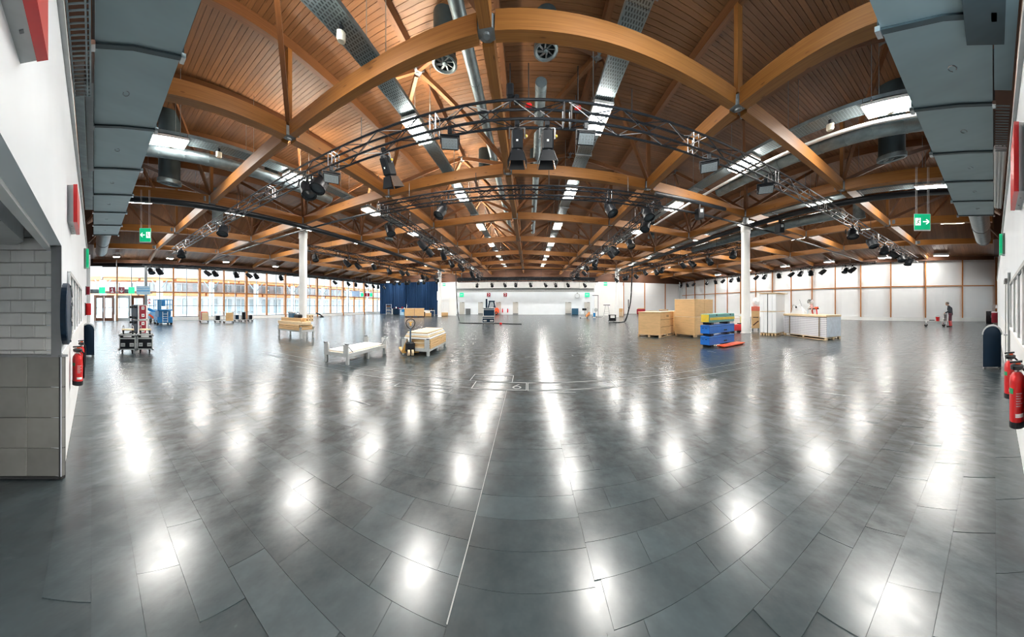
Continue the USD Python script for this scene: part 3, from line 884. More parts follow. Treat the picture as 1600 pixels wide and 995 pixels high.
# ---- the two big sheet-metal ducts over the near wall
for s, nm, n0, n1, a_end, st in ((-1, "left", 0, 8, 12.75, 1.55), (1, "right", 0, 7, 9.98, 1.38)):
    D_ = thing("air_duct", f"large grey rectangular sheet-metal air duct hung high along the {nm} edge of the view", "air duct", "big rectangular ducts above the near wall")
    a1 = a_end
    i = 0
    while a1 - st > 1.0:
        a0 = a1 - st
        w0 = 1.13 - 0.004 * i
        obj("duct_section", gbox(s * np.linspace(a0 + 0.03, a1 - 0.03, 6), (0.02, 0.5, w0), 4.75, 5.55), DUCT, D_)
        obj("flange", gbox((s * (a1 - 0.03), s * (a1 + 0.03)), (-0.01, 0.5, w0 + 0.04), 4.725, 5.58), DUCTDARK, D_)
        mb = MB().tube([(s * (a0 + st / 2) + 0.05 * math.cos(x), 0.5 + 0.05 * math.sin(x), 4.745) for x in np.linspace(0, 5.2, 9)], 0.006, 4)
        obj("lifting_ring", mb.bent(), CHROME, D_)
        for dd in (0.0, w0 + 0.03):
            obj("corner_lug", MB().box(s * a1 - 0.05, s * a1 + 0.05, dd - 0.03, dd + 0.03, 4.70, 4.76).bent(), CHROME, D_)
        a1 = a0
        i += 1
    L = 5.8 if s < 0 else 5.2
    P = np.array([(s * (a_end + x), 0.55, 5.15) for x in np.linspace(-0.1, L, 14)])
    obj("round_outlet", MB().tube(P, 0.38, 20).bent(), STEEL, D_, smooth=50)
    for x in (0.15, L * 0.5, L - 0.1):
        obj("clamp_ring", MB().tube([(s * (a_end + x), 0.55, 5.15), (s * (a_end + x + 0.08), 0.55, 5.15)], 0.40, 20).bent(), GREYMETAL, D_)
T = thing("wall_cable_ladder", "galvanised wire cable ladder hung beside the wall at the top left corner", "cable tray")
for i, x in enumerate(np.arange(1.9, 3.7, 0.06)):
    obj("rung", MB().bar((-x, -0.24, 4.3), (-x, -0.03, 4.3), 0.012, 0.012, 2).bent(), STEEL, T)
for dd in (-0.24, -0.07, -0.03):
    obj("rail", MB().bar((-1.8, dd, 4.31), (-3.7, dd, 4.31), 0.02, 0.04, 14).bent(), STEEL, T)
T = thing("branch_duct", "small galvanised duct boxes tucked between the white wall and the big left duct", "air duct")
obj("duct_box", gbox(-np.linspace(3.75, 6.2, 8), (-0.25, -0.12), 4.35, 4.8), STEEL, T)
obj("duct_box", gbox(-np.linspace(3.8, 6.3, 8), (-0.11, 0.01), 4.55, 5.0), GREYMETAL, T)
obj("duct_box", gbox(-np.linspace(6.3, 9.0, 8), (-0.25, 0.0), 4.6, 5.0), STEEL, T)
T = thing("branch_duct", "dark duct box and wire tray between the right wall top and the big right duct", "air duct")
obj("duct_box", gbox(np.linspace(1.9, 4.2, 8), (-0.26, 0.0), 4.76, 5.3), DUCT, T)
obj("duct_box", gbox(np.linspace(2.6, 3.4, 5), (-0.12, 0.3), 4.70, 4.8), DUCTDARK, T)
for x in np.arange(4.3, 5.6, 0.07):
    obj("rung", MB().bar((x, -0.24, 4.6), (x, -0.02, 4.6), 0.014, 0.014, 2).bent(), STEEL, T)
for dd in (-0.2, -0.12, -0.04):
    obj("white_pipe", MB().tube([(x, dd, 4.7 + 0.1 * dd) for x in np.linspace(5.6, 9, 9)], 0.05, 8).bent(), WHITE, T)


# ---- black lighting trusses
def truss(label, P, Q, h=0.40, w=0.30, bay=0.5, parts=False, n_rope=4, ztop=6.45):
    t = thing("lighting_truss", label, "truss", "black lighting trusses")
    P, Q = np.array(P, float), np.array(Q, float)
    L = np.linalg.norm(Q - P)
    tdir = (Q - P) / L
    s = np.cross(tdir, (0, 0, 1.0))
    c = [(-w / 2, h / 2), (w / 2, h / 2), (w / 2, -h / 2), (-w / 2, -h / 2)]
    pt = lambda x, q: P + tdir * x + s * c[q][0] + np.array((0, 0, c[q][1]))
    for q in range(4):
        obj("chord_tube", MB().tube([pt(x, q) for x in np.linspace(0, L, int(L / 0.45) + 2)], 0.029, 6).bent(), BLACKTRUSS, t)
    n = int(L / bay)
    br = []
    for i in range(n):
        x0, x1 = i * L / n, (i + 1) * L / n
        for q in range(4):
            e = (q + 1) % 4
            A, B = (pt(x0, q), pt(x1, e)) if (i + q) % 2 else (pt(x0, e), pt(x1, q))
            br.append((math.hypot(*((A + B)[:2] / 2)), A, B))
    br.sort(key=lambda b: b[0])
    rest = MB()
    for i, (_, A, B) in enumerate(br):
        if parts and i < 300:
            obj("brace", MB().tube([A, (A + B) / 2, B], 0.011, 5).bent(), CHROME if i % 3 == 0 else BLACKTRUSS, t)
        else:
            rest.tube([A, B], 0.012, 4)
    if rest.v:
        obj("brace_lattice", rest.bent(), BLACKTRUSS, t, kind="stuff")
    x = 0.0
    while x <= L + 0.01:
        mb = MB()
        for o in (0.0, 0.14):
            xx = min(x + o, L)
            for q in range(4):
                mb.tube([pt(xx, q), pt(xx, (q + 1) % 4)], 0.016, 5)
        obj("end_frame", mb.bent(), CHROME if parts else BLACKTRUSS, t)
        x += 3.0
    for i in range(n_rope):
        x = L * (i + 0.5) / n_rope
        obj("hanging_rope", MB().tube([P + tdir * x + (0, 0, h / 2), (*(P + tdir * x)[:2], ztop)], 0.012, 4).bent(), BLACK, t)
    return t


FT = 5.63
truss("long black lattice truss spanning the whole width of the hall nearest the entrance", (-20.3, 6.0, FT), (24.6, 6.0, FT), 0.40, 0.30, 0.55, True, 7)
truss("black truss forming the front side of the rectangular rig over the middle", (-6.3, 10.2, 5.65), (4.9, 10.2, 5.65), 0.34, 0.34, 0.5, False, 4)
truss("black truss forming the left side of the rectangular rig, running toward the end wall", (-6.3, 10.6, 5.65), (-6.9, 38, 5.65), 0.40, 0.34, 0.5, False, 5)
truss("black truss forming the right side of the rectangular rig, running toward the end wall", (4.9, 10.6, 5.65), (5.4, 38, 5.65), 0.40, 0.34, 0.5, False, 5)
truss("black truss with floodlights on the glass-wall side beyond the left column", (-14.2, 13.5, 5.55), (-12.4, 37, 5.55), 0.36, 0.34, 0.6, False, 5)
truss("black truss with floodlights on the panelled-wall side beyond the right column", (12.4, 14, 5.55), (10.6, 37, 5.55), 0.36, 0.34, 0.6, False, 5)
truss("dark truss across the far end in front of the pale ventilation bulkhead", (-10.6, 38.3, 5.1), (8.9, 38.3, 5.1), 0.6, 0.4, 0.5, False, 4)
truss("flat black ladder truss with small spotlights high along the panelled right wall", (25.0, 9.5, 5.62), (25.0, 36, 5.62), 0.16, 0.16, 0.6, False, 5)
truss("flat black ladder truss with small spotlights high along the glazed left wall", (-25.2, 4.5, 5.25), (-25.2, 40, 5.25), 0.10, 0.10, 0.8, False, 6)


# ---- lighting instruments
def make_barndoor(label, loc, rz, tilt=None):
    t = thing("barn_door_spotlight", label, "spotlight", "barn-door spotlights on the front truss", loc, rz)
    obj("clamp", cbox(0.10, 0.08, 0.10, 0.01, (0, 0, -0.12)), BLACK, t)
    mb = MB()
    for s in (-1, 1):
        mb.bar((s * 0.16, 0, -0.16), (s * 0.16, 0, -0.38), 0.03, 0.012, 1, up=(0, 1.0, 0))
    mb.bar((-0.16, 0, -0.16), (0.16, 0, -0.16), 0.03, 0.012)
    mb.t = []
    obj("yoke", mb, CHROME, t)
    obj("housing", cbox(0.24, 0.24, 0.42, 0.03, (0, 0, -0.66)), BLACK, t)
    obj("rear_cap", MB().lathe([(0, -0.2), (0.09, -0.2), (0.115, -0.25), (0.115, -0.27), (0, -0.27)], 14), BLACK, t, smooth=40)
    obj("lens_ring", MB().lathe([(0.10, -0.66), (0.125, -0.66), (0.125, -0.70), (0.10, -0.70), (0.10, -0.66)], 16), BLACK, t)
    obj("lens", MB().lathe([(0, -0.695), (0.06, -0.69), (0.10, -0.675), (0, -0.675)], 16), LENS, t, smooth=True)
    for i in range(4):
        q = MB().add([(-0.11, -0.13, -0.68), (0.11, -0.13, -0.68), (0.17, -0.20, -0.93), (-0.17, -0.20, -0.93), (-0.11, -0.124, -0.68), (0.11, -0.124, -0.68), (0.17, -0.194, -0.93), (-0.17, -0.194, -0.93)],
                     [(0, 1, 2), (0, 2, 3), (4, 6, 5), (4, 7, 6), (0, 4, 5), (0, 5, 1), (1, 5, 6), (1, 6, 2), (2, 6, 7), (2, 7, 3), (3, 7, 4), (3, 4, 0)])
        obj("barn_door", q.turn(rz=i * PI / 2), CHROME if i == 1 else BLACK, t)
    obj("warning_label", MB().box(-0.02, 0.02, -0.125, -0.121, -0.5, -0.46), WHITE, t)
    obj("yellow_tag", MB().lathe([(0, -0.36), (0.025, -0.34), (0.025, -0.31), (0, -0.29)], 8, (0.19, 0, 0)), YELLOW, t)
    return t


def tp(u, d=5.85, z=FT - 0.235):
    return bend([(row(u, d), d, z)])[0]


BD = make_barndoor("black barn-door spotlight hanging straight down from the front truss, left of the middle pair", tp(808), 0)
copy(BD, "black barn-door spotlight hanging straight down from the front truss, right of the middle pair", tp(855), 0)
x = copy(BD, "black barn-door spotlight tilted to the right under the left half of the front truss", tp(598), -0.5, None, 0.35)


def make_panel(label, loc, rz):
    t = thing("led_panel_light", label, "floodlight", "LED panel floodlights on the front truss", loc, rz)
    obj("clamp", cbox(0.09, 0.09, 0.14, 0.01, (0, 0, -0.14)), BLACK, t)
    obj("yoke", MB().box(-0.20, 0.20, -0.03, 0.03, -0.17, -0.14).box(-0.21, -0.195, -0.03, 0.03, -0.34, -0.14).box(0.195, 0.21, -0.03, 0.03, -0.34, -0.14), BLACK, t)
    b = cbox(0.37, 0.16, 0.26, 0.02, (0, 0.03, -0.45))
    b.apply_transform(trimesh.transformations.rotation_matrix(0.5, (1, 0, 0), (0, 0, -0.32)))
    obj("housing", b, BLACK, t)
    R = trimesh.transformations.rotation_matrix(0.5, (1, 0, 0), (0, 0, -0.32))
    f = trimesh.creation.box((0.33, 0.01, 0.2)); f.apply_translation((0, -0.055, -0.33)); f.apply_transform(R)
    obj("led_face", f, LEDFACE, t)
    for i in range(5):
        for q in range(3):
            c = MB().lathe([(0.0, 0.0), (0.018, 0.002), (0.018, 0.008), (0, 0.008)], 8, (-0.13 + i * 0.065, -0.068, -0.385 + q * 0.055), "y")
            m = trimesh.Trimesh(np.array(c.v), np.array(c.f), process=False); m.apply_transform(R)
            obj("led_lens", m, GREYMETAL, t)
    return t


LP = make_panel("square LED panel floodlight just left of the middle barn-door pair", tp(703), 0.1)
for u, rz, lb in ((915, 0.1, "square LED panel floodlight right of the middle barn-door pair"), (518, 0.5, "square LED panel floodlight at the left part of the front truss"), (1108, -0.5, "square LED panel floodlight right of centre on the front truss, tilted inward"), (1196, -0.4, "square LED panel floodlight on the front truss past the right column")):
    copy(LP, lb, tp(u), rz)


def make_spot(label, loc, rz, group, r=0.15, L=0.42, tilt=0.9, cat="spotlight", drop=0.35):
    """par-can style spotlight in its yoke"""
    t = thing("spotlight", label, cat, group, loc, rz)
    obj("clamp", cbox(0.07, 0.09, 0.12, 0.01, (0, 0, -0.10)), BLACK, t)
    mb = MB().bar((-r - 0.03, 0, -0.12), (r + 0.03, 0, -0.12), 0.04, 0.015)
    for s in (-1, 1):
        mb.bar((s * (r + 0.03), 0, -0.12), (s * (r + 0.03), 0, -drop), 0.04, 0.015, 1, up=(0, 1.0, 0))
    mb.t = []
    obj("yoke", mb, BLACK, t)
    can = MB().lathe([(0, -L / 2), (r * 0.7, -L / 2), (r * 0.8, -L * 0.3), (r, -L * 0.1), (r, L * 0.5), (r * 1.1, L * 0.5), (r * 1.1, L * 0.56), (r * 0.9, L * 0.56), (r * 0.9, L * 0.42), (0, L * 0.42)], 14)
    can.turn(rx=PI / 2 + tilt).turn(to=(0, 0, -drop))
    obj("can", can, BLACK, t, smooth=35)
    lens = MB().lathe([(0, L * 0.47), (r * 0.9, L * 0.44), (r * 0.9, L * 0.42), (0, L * 0.42)], 14)
    lens.turn(rx=PI / 2 + tilt).turn(to=(0, 0, -drop))
    obj("lens", lens, LENS, t, smooth=True)
    return t


S0 = make_spot("black spotlight on the front truss, first from its left end", tp(283), 0.9, "spotlights on the front truss", 0.18, 0.5)
for i, (u, rz) in enumerate(((349, 0.6), (480, 0.9), (500, 0.2), (1332, -0.8), (1362, -0.4), (1382, -1.0), (1396, 0.3), (1408, -0.7), (1420, -1.3))):
    copy(S0, f"black spotlight on the front truss, {ORD[i + 1]} counting from its left end", tp(u), rz)
WS = make_spot("small black spotlight on the ladder truss by the panelled wall, first from the entrance", bend([(25.0, col(1332, 25.0), 5.5)])[0], -2.2, "spotlights along the panelled wall", 0.19, 0.55, 0.8, drop=0.45)
for i, u in enumerate((1321, 1286, 1267, 1251, 1237, 1217, 1195, 1182, 1154, 1143, 1130, 1118, 1105, 1084, 1074, 1064)):
    copy(WS, f"small black spotlight on the ladder truss by the panelled wall, {ORD[i + 1]} from the entrance", bend([(25.0, col(u, 25.0), 5.5)])[0], -1.2 - 1.4 * ((i * 7) % 3), tilt=None)
for i, u in enumerate((236, 249, 324, 336, 369, 389, 400, 439, 523, 544, 556, 572, 583, 591, 600)):
    a_ = -25.2
    copy(WS, f"small black spotlight hanging before the glass wall, {ORD[i]} from the entrance", bend([(a_, col(u, a_), 5.15)])[0], 1.2 + 1.2 * ((i * 5) % 3), "spotlights along the glass wall")
PT = {-6.4: lambda d: np.interp(d, (10.6, 38), (-6.3, -6.9)), 5.0: lambda d: np.interp(d, (10.6, 38), (4.9, 5.4)), -13.6: lambda d: np.interp(d, (13.5, 37), (-14.2, -12.4)), 11.8: lambda d: np.interp(d, (14, 37), (12.4, 10.6))}
ZT = {-6.4: 5.41, 5.0: 5.41, -13.6: 5.33, 11.8: 5.33}
for s, a_, e0, e1 in ((-1, -6.4, 12, 36), (1, 5.0, 12, 36), (-1, -13.6, 15, 36), (1, 11.8, 15, 36)):
    nm = {-6.4: "left side truss of the rectangular rig", 5.0: "right side truss of the rectangular rig", -13.6: "floodlight truss beyond the left column", 11.8: "floodlight truss beyond the right column"}[a_]
    for q, d in enumerate(np.linspace(e0, e1, 11)):
        d = d + ((q * 37) % 10 - 5) * 0.12
        copy(WS if q % 3 else S0, f"black spotlight under the {nm}, {ORD[q]} from the entrance", bend([(PT[a_](d) + (0.17 if q % 2 else -0.17), d, ZT[a_])])[0], s * -0.8 + (q % 4) * 0.7, "spotlights under the long trusses")
for i, u in enumerate((746, 769, 789, 806, 829, 852, 868, 887, 913)):
    copy(WS, f"small black spotlight hanging before the pale bulkhead at the far end, {ORD[i]} from the left", bend([(row(u, 38.3), 38.1, 4.80)])[0], 0.2 * (i % 3), "spotlights before the far bulkhead")
for i, u in enumerate((617, 625, 634, 639, 654, 662, 684)):
    copy(WS, f"black spotlight hanging before the blue curtain, {ORD[i]} from the left", bend([(row(u, 36), 36, 5.24)])[0], 0.5 * (i % 3) - 0.5, "spotlights before the blue curtain")
for i, (u, d) in enumerate(((953, 10.03), (1012, 10.03), (690, 10.03))):
    copy(S0, f"long black spotlight under the front side of the rectangular rig, {ORD[i]} of three", bend([(row(u, d), d, 5.45)])[0], 0.3 - 0.4 * i, "spotlights on the rectangular rig")
for i, (u, d, z) in enumerate(((1093, 11.0, 6.20), (1218, col(1218, ga(2) + 0.48), 5.93))):
    P_ = bend([(row(u, d), d, z)])[0]
    t = thing("loudspeaker", ("small black loudspeaker hung left of the right column" if i == 0 else "small black loudspeaker hung right of the right column"), "loudspeaker", "hung loudspeakers", P_)
    obj("cabinet", cbox(0.26, 0.3, 0.5, 0.02, (0, 0, -0.62)), BLACK, t)
    obj("bracket", MB().box(-0.03, 0.03, -0.03, 0.03, -0.14, 0.1), BLACK, t)
    obj("horn", MB().box(-0.06, 0.06, -0.156, -0.149, -0.34, -0.2), LIGHTGREY, t)
for u, lb in ((797, "black chain hoist above the front truss beside the middle beam"), (903, "black chain hoist with red sling above the front truss right of the middle"), (826, "black chain hoist with red cover on the front truss near the middle")):
    P_ = tp(u, 6.15, FT + 0.21)
    t = thing("chain_hoist", lb, "hoist", "chain hoists on the front truss", P_)
    if u == 797:
        obj("motor", cbox(0.16, 0.14, 0.30, 0.03, (0, 0, 0.25)), BLACK, t)
        obj("chain_bag", cbox(0.12, 0.1, 0.22, 0.03, (0.14, 0, 0.1)), BLACK, t)
    else:
        obj("cover", cbox(0.14, 0.1, 0.10, 0.03, (0, 0, 0.02)), RED, t)
    obj("chain", MB().tube([(0, 0, 0.05), (0, 0, 1.0)], 0.012, 5), BLACK, t)
duct_run("lighting_bar", "thin black lighting bar carrying spotlights before the blue curtain", "pipe", [(row(610, 36), 36, 5.29), (row(692, 36), 36, 5.29)], 0.03, BLACK, None, 0, 6)
T = thing("masking_cloth", "narrow black cloth border hanging behind the far truss before the pale bulkhead", "cloth")
for i in range(10):
    x0, x1 = np.linspace(row(714, 38.9), row(930, 38.9), 11)[i:i + 2]
    obj("cloth_panel", gbox(lin(x0, x1, 0.6), (38.88, 38.93), 5.0, 5.42), BLACK, T)
t = thing("ceiling_light", "strip luminaire over the entrance beside the recess, behind the viewer", "ceiling light", None, (-1.2, -2.0, 2.9))
obj("lamp_housing", cbox(1.5, 0.36, 0.08, 0.01), WHITE, t)
obj("lamp_tube", MB().box(-0.7, 0.7, -0.14, 0.14, -0.05, 0.0), LAMPM, t)
obj("hanger_rod", MB().tube([(0, 0, 0.08), (0, 0, 7.0)], 0.015, 5), GREYMETAL, t)
t = copy(t, "strip luminaire over the entrance beside the doors, behind the viewer", (0.9, -2.2, 2.9))
for k, u, lb in ((-0.5, 533, "small white sensor box under the cable tray left of the centre line"), (-1.5, 342, "small cream sensor under the cable tray near the left column"), (1.5, 1297, "small cream sensor under the cable tray near the right column"), (-1.5, 268, "small white sensor under the brightest light near the left duct"), (1.5, 1392, "small white sensor under the brightest light near the right duct")):
    a = ga(k)
    S_ = thing("sensor", lb, "sensor", "small sensors under the trays", bend([(a, col(u, a), 7.28)])[0])
    obj("sensor_body", MB().lathe([(0, -0.12), (0.07, -0.12), (0.085, -0.08), (0.085, 0.08), (0, 0.08)], 14), M("sensor_cream", (0.8, 0.76, 0.62), 0.5) if not stage.GetPrimAtPath("/World/Looks/sensor_cream") else "/World/Looks/sensor_cream", S_, smooth=40)
    obj("sensor_base", MB().lathe([(0, 0.08), (0.04, 0.08), (0.04, 0.22), (0, 0.22)], 10), BLACK, S_)
# wall washers under the right eave and curtain lights
for i, d in enumerate((4.3, 9.0, 15.0, 21.0, 27.5, 34.0)):
    t = thing("wall_washer", f"small bright downlight under the eave of the panelled wall, {ORD[i]} from the entrance", "ceiling light", "wall washers along the panelled wall")
    obj("lamp_housing", gbox((25.55, 25.95), (d - 0.6, d + 0.6), 6.16, 6.36), LIGHTGREY, t)
    obj("lamp_tube", gbox((25.6, 25.9), (d - 0.53, d + 0.53), 6.10, 6.16), LAMPM, t)
for i, d in enumerate((2.2, 7.4, 13.5, 20.0)):
    t = thing("wall_washer", f"small bright downlight under the eave above the glass wall, {ORD[i]} from the entrance", "ceiling light", "wall washers above the glass wall")
    obj("lamp_housing", gbox((-26.6, -26.2), (d - 0.35, d + 0.35), 6.12, 6.3), LIGHTGREY, t)
    obj("lamp_tube", gbox((-26.55, -26.25), (d - 0.28, d + 0.28), 6.06, 6.12), LAMPM, t)
for i, u in enumerate((606, 620, 658)):
    t = thing("wall_washer", f"small bright downlight above the blue curtain, {ORD[i]} from the left", "ceiling light", "downlights above the blue curtain")
    a = row(u, 42.5)
    obj("lamp_housing", gbox((a - 0.3, a + 0.3), (42.3, 42.7), 5.6, 5.8), LIGHTGREY, t)
    obj("lamp_tube", gbox((a - 0.22, a + 0.22), (42.34, 42.66), 5.54, 5.6), LAMPM, t)

# ================================================================== things on the floor


class Spot:
    """a place on the hall floor: local x to the right, y away from the entrance, z up"""

    def __init__(self, p, yaw=0.0, ex=None):
        self.p = np.array(p, float)                            # plan position (a, d)
        t = math.atan2(p[0], p[1])
        if ex is None:
            c, s = math.cos(t), math.sin(t)
            ex = np.array((c, -s)) * math.cos(yaw) + np.array((s, c)) * math.sin(yaw)
        self.ex = np.array(ex, float) / np.linalg.norm(ex)
        self.ey = np.array((-self.ex[1], self.ex[0]))
        self.base = bend([(*self.p, 0)])[0]

    def put(self, m, dz=0.0):
        if isinstance(m, MB):
            v, f = np.array(m.v), np.array(m.f)
        elif isinstance(m, list):
            m = trimesh.util.concatenate([trimesh.Trimesh(np.array(q.v), np.array(q.f), process=False) if isinstance(q, MB) else q for q in m])
            v, f = np.array(m.vertices), np.array(m.faces)
        else:
            v, f = np.array(m.vertices), np.array(m.faces)
        w = self.p + v[:, :1] * self.ex + v[:, 1:2] * self.ey
        b = bend(np.column_stack([w, v[:, 2]])) - self.base
        b[:, 2] += dz
        return b, f

    def thing(self, name, label, cat, group=None, z=0.0):
        self.t = thing(name, label, cat, group, self.base + (0, 0, z))
        return self

    def obj(self, name, m, mat, parent=None, label=None, smooth=False, dz=0.0, uv=None):
        return obj(name, self.put(m, dz), mat, parent or self.t, label=label, smooth=smooth, uv=uv)


def plan(u, v, z=0.0):
    r = F * (EYE - z) / (v - 477.0)
    t = th(u)
    return np.array((r * math.sin(t), r * math.cos(t)))


def plan_r(u, r):
    t = th(u)
    return np.array((r * math.sin(t), r * math.cos(t)))


def corner(c, l, r):
    """from three base corners seen in the photo: Spot at the front corner with x along the right-hand side and the two lengths"""
    C, L_, R_ = plan(*c), plan(*l), plan(*r)
    return Spot(C, ex=R_ - C), float(np.linalg.norm(R_ - C)), float(np.linalg.norm(L_ - C))


def B(x0, x1, y0, y1, z0, z1, b=0.012):
    m = cbox(x1 - x0, y1 - y0, z1 - z0, min(b, (x1 - x0) / 4, (y1 - y0) / 4, (z1 - z0) / 4))
    m.apply_translation(((x0 + x1) / 2, (y0 + y1) / 2, z0))
    return m


def caster(x, y, z=0.0, r=0.05):
    w = MB().lathe([(0, -0.02), (r, -0.02), (r, 0.02), (0, 0.02)], 12, (x, y, z + r), "x")
    return [w, B(x - 0.03, x + 0.03, y - 0.03, y + 0.03, z + r, z + 2 * r + 0.03, 0.004)]


# ---- flight cases
def flight_case(S, w, d, h, panel, z=0.0, wheels=True, label=None, front_handles=True, group=None, slot=False):
    S.thing("flight_case", label, "flight case", group, z)
    z0 = 0.13 if wheels else 0.0
    S.obj("shell", B(-w / 2 + 0.01, w / 2 - 0.01, 0.01, d - 0.01, z0 + 0.01, h - 0.01), panel)
    e = 0.035
    for x in (-w / 2, w / 2 - e):
        for y in (0, d - e):
            S.obj("edge_profile", B(x, x + e, y, y + e, z0, h, 0.004), LIGHTGREY)
    for zz in (z0, h - e):
        for y in (0, d - e):
            S.obj("edge_profile", B(-w / 2, w / 2, y - 0.002, y + e, zz, zz + e, 0.004), LIGHTGREY)
        for x in (-w / 2, w / 2 - e):
            S.obj("edge_profile", B(x - 0.002, x + e + 0.002, 0, d, zz, zz + e, 0.004), LIGHTGREY)
    S.obj("lid_band", B(-w / 2 - 0.003, w / 2 + 0.003, -0.004, d, h * 0.76, h * 0.76 + 0.04, 0.004), LIGHTGREY)
    for x in (-w / 2, w / 2):
        for zz in (z0, h):
            S.obj("ball_corner", MB().tm(trimesh.creation.icosphere(1, 0.045)).turn(to=(x, 0.005, zz + (0.02 if zz == z0 else -0.02))), CHROME)
    if front_handles:
        for x in (-w * 0.27, w * 0.27):
            hp = S.obj("handle_dish", B(x - w * 0.13, x + w * 0.13, -0.012, 0.02, h * 0.38, h * 0.56, 0.004), LIGHTGREY)
            S.obj("handle_grip", B(x - w * 0.08, x + w * 0.08, -0.022, -0.008, h * 0.45, h * 0.49, 0.003), GREYMETAL, hp)
    if slot:
        S.obj("label_strip", B(-w * 0.25, w * 0.25, -0.014, 0.01, h * 0.86, h * 0.93, 0.003), WHITE)
    if wheels:
        for x in (-w / 2 + 0.1, w / 2 - 0.1):
            for y in (0.1, d - 0.1):
                S.obj("caster", caster(x, y), RUBBER)
    return S.t


S = Spot(plan(199, 553))
flight_case(S, 0.52, 0.5, 0.62, BLACK, 0, True, "black and silver wheeled flight case on the floor, left one of the front pair", group="pair of flight cases at the left", slot=True)
S2 = Spot(plan(226.5, 552.5))
flight_case(S2, 0.50, 0.5, 0.62, BLACK, 0, True, "black and silver wheeled flight case on the floor, right one of the front pair", group="pair of flight cases at the left", slot=True)
for (u, lb) in ((198, "small wheeled board lying on the left flight case"), (225, "small wheeled board lying on the right flight case")):
    S = Spot(plan(u, 553) + np.array((-0.08, 0.05)))
    S.thing("dolly", lb, "dolly", "wheeled boards on the flight cases", 0.62)
    S.obj("board", B(-0.2, 0.2, 0.0, 0.34, 0.12, 0.16), PLY2)
    for x in (-0.15, 0.15):
        for y in (0.06, 0.28):
            S.obj("caster", caster(x, y, 0.0, 0.045), RUBBER)
            S.obj("pull_loop", MB().tube([(x + 0.03 * math.cos(q), y, 0.20 + 0.06 * math.sin(q)) for q in np.linspace(-0.6, PI + 0.6, 8)], 0.012, 5), CHROME)
base = plan(215, 524)
for i, lb in enumerate(("dark red and white upright flight case with sideways wheels, lower of its stack", "dark red and white upright flight case with sideways wheels, on top of its stack")):
    S = Spot(base, 0.5)
    z = 0.80 * i
    S.thing("flight_case", lb, "flight case", "upright red flight cases", z)
    S.obj("shell", B(0, 0.62, 0, 0.6, 0.01, 0.78), WHITE)
    S.obj("red_panel", B(0.10, 0.50, -0.012, 0.05, 0.05, 0.74), DARKRED)
    S.obj("dark_side", B(-0.04, 0.0, 0.0, 0.6, 0.02, 0.77), DARKNAVY)
    for zz in (0.18, 0.56):
        hp = S.obj("handle_dish", B(0.22, 0.40, -0.022, 0.0, zz - 0.03, zz + 0.13), WHITE)
        S.obj("handle_grip", B(0.27, 0.35, -0.03, -0.02, zz + 0.02, zz + 0.08), GREYMETAL, hp)
    for zz in (0.12, 0.66):
        for y in (0.08, 0.5):
            S.obj("caster", [MB().lathe([(0, -0.025), (0.06, -0.025), (0.06, 0.025), (0, 0.025)], 12, (-0.15, y, zz), "y"), B(-0.10, -0.03, y - 0.04, y + 0.04, zz - 0.04, zz + 0.04)], RUBBER)
    S.obj("edge_profile", B(-0.01, 0.64, -0.01, 0.02, 0.0, 0.035), LIGHTGREY)
    S.obj("edge_profile", B(-0.01, 0.64, -0.01, 0.02, 0.75, 0.785), LIGHTGREY)

# ---- blue scissor lift by the glazing
S = Spot(plan(258, 507.5), 0.25).thing("scissor_lift", "blue scissor lift with railed platform parked by the glass wall", "scissor lift")
S.obj("chassis", B(-0.62, 0.62, 0, 1.5, 0.16, 0.62), BLUE)
for x in (-0.56, 0.56):
    for y in (0.25, 1.25):
        w_ = S.obj("wheel", MB().lathe([(0, -0.08), (0.17, -0.08), (0.2, -0.05), (0.2, 0.05), (0.17, 0.08), (0, 0.08)], 16, (x, y, 0.2), "x"), RUBBER)
        S.obj("wheel_hub", MB().lathe([(0, -0.09), (0.09, -0.09), (0.09, 0.09), (0, 0.09)], 12, (x, y, 0.2), "x"), LIGHTGREY, w_)
for i in range(4):
    z = 0.66 + i * 0.11
    for x in (-0.4, 0.4):
        S.obj("scissor_arm", MB().bar((x, 0.1, z), (x, 1.4, z + 0.09), 0.05, 0.07), BLUE)
        S.obj("scissor_arm", MB().bar((x + 0.06, 1.4, z), (x + 0.06, 0.1, z + 0.09), 0.05, 0.07), BLUE)
S.obj("front_ladder", [B(-0.22, -0.18, -0.05, -0.01, 0.2, 1.05, 0.005), B(0.18, 0.22, -0.05, -0.01, 0.2, 1.05, 0.005)] + [B(-0.2, 0.2, -0.05, -0.02, 0.3 + q * 0.18, 0.33 + q * 0.18, 0.005) for q in range(4)], WHITE)
S.obj("platform", B(-0.62, 0.62, 0, 1.6, 1.12, 1.22), BLUE)
for x in (-0.6, 0.6):
    for y in (0.04, 0.8, 1.56):
        S.obj("rail_post", B(x - 0.02, x + 0.02, y - 0.04, y + 0.04, 1.22, 2.0, 0.004), BLUE)
for z in (1.6, 1.98):
    S.obj("guard_rail", [B(-0.62, 0.62, 0.02, 0.06, z, z + 0.04, 0.004), B(-0.62, 0.62, 1.54, 1.58, z, z + 0.04, 0.004), B(-0.62, -0.58, 0.02, 1.58, z, z + 0.04, 0.004), B(0.58, 0.62, 0.02, 1.58, z, z + 0.04, 0.004)], BLUE)
S.obj("control_box", B(-0.28, 0.02, -0.02, 0.14, 1.5, 1.95), BLUE)
S.obj("mesh_panel", B(-0.58, -0.3, 0.02, 0.05, 1.22, 1.95), M("mesh_blue", (0.10, 0.30, 0.52), 0.5))
S.obj("cover_plate", B(-0.5, 0.5, 0.1, 1.4, 0.64, 1.1), M("cover_blue", (0.02, 0.16, 0.36), 0.5))
S.obj("document_box", B(0.1, 0.3, -0.02, 0.06, 1.26, 1.5), WHITE)
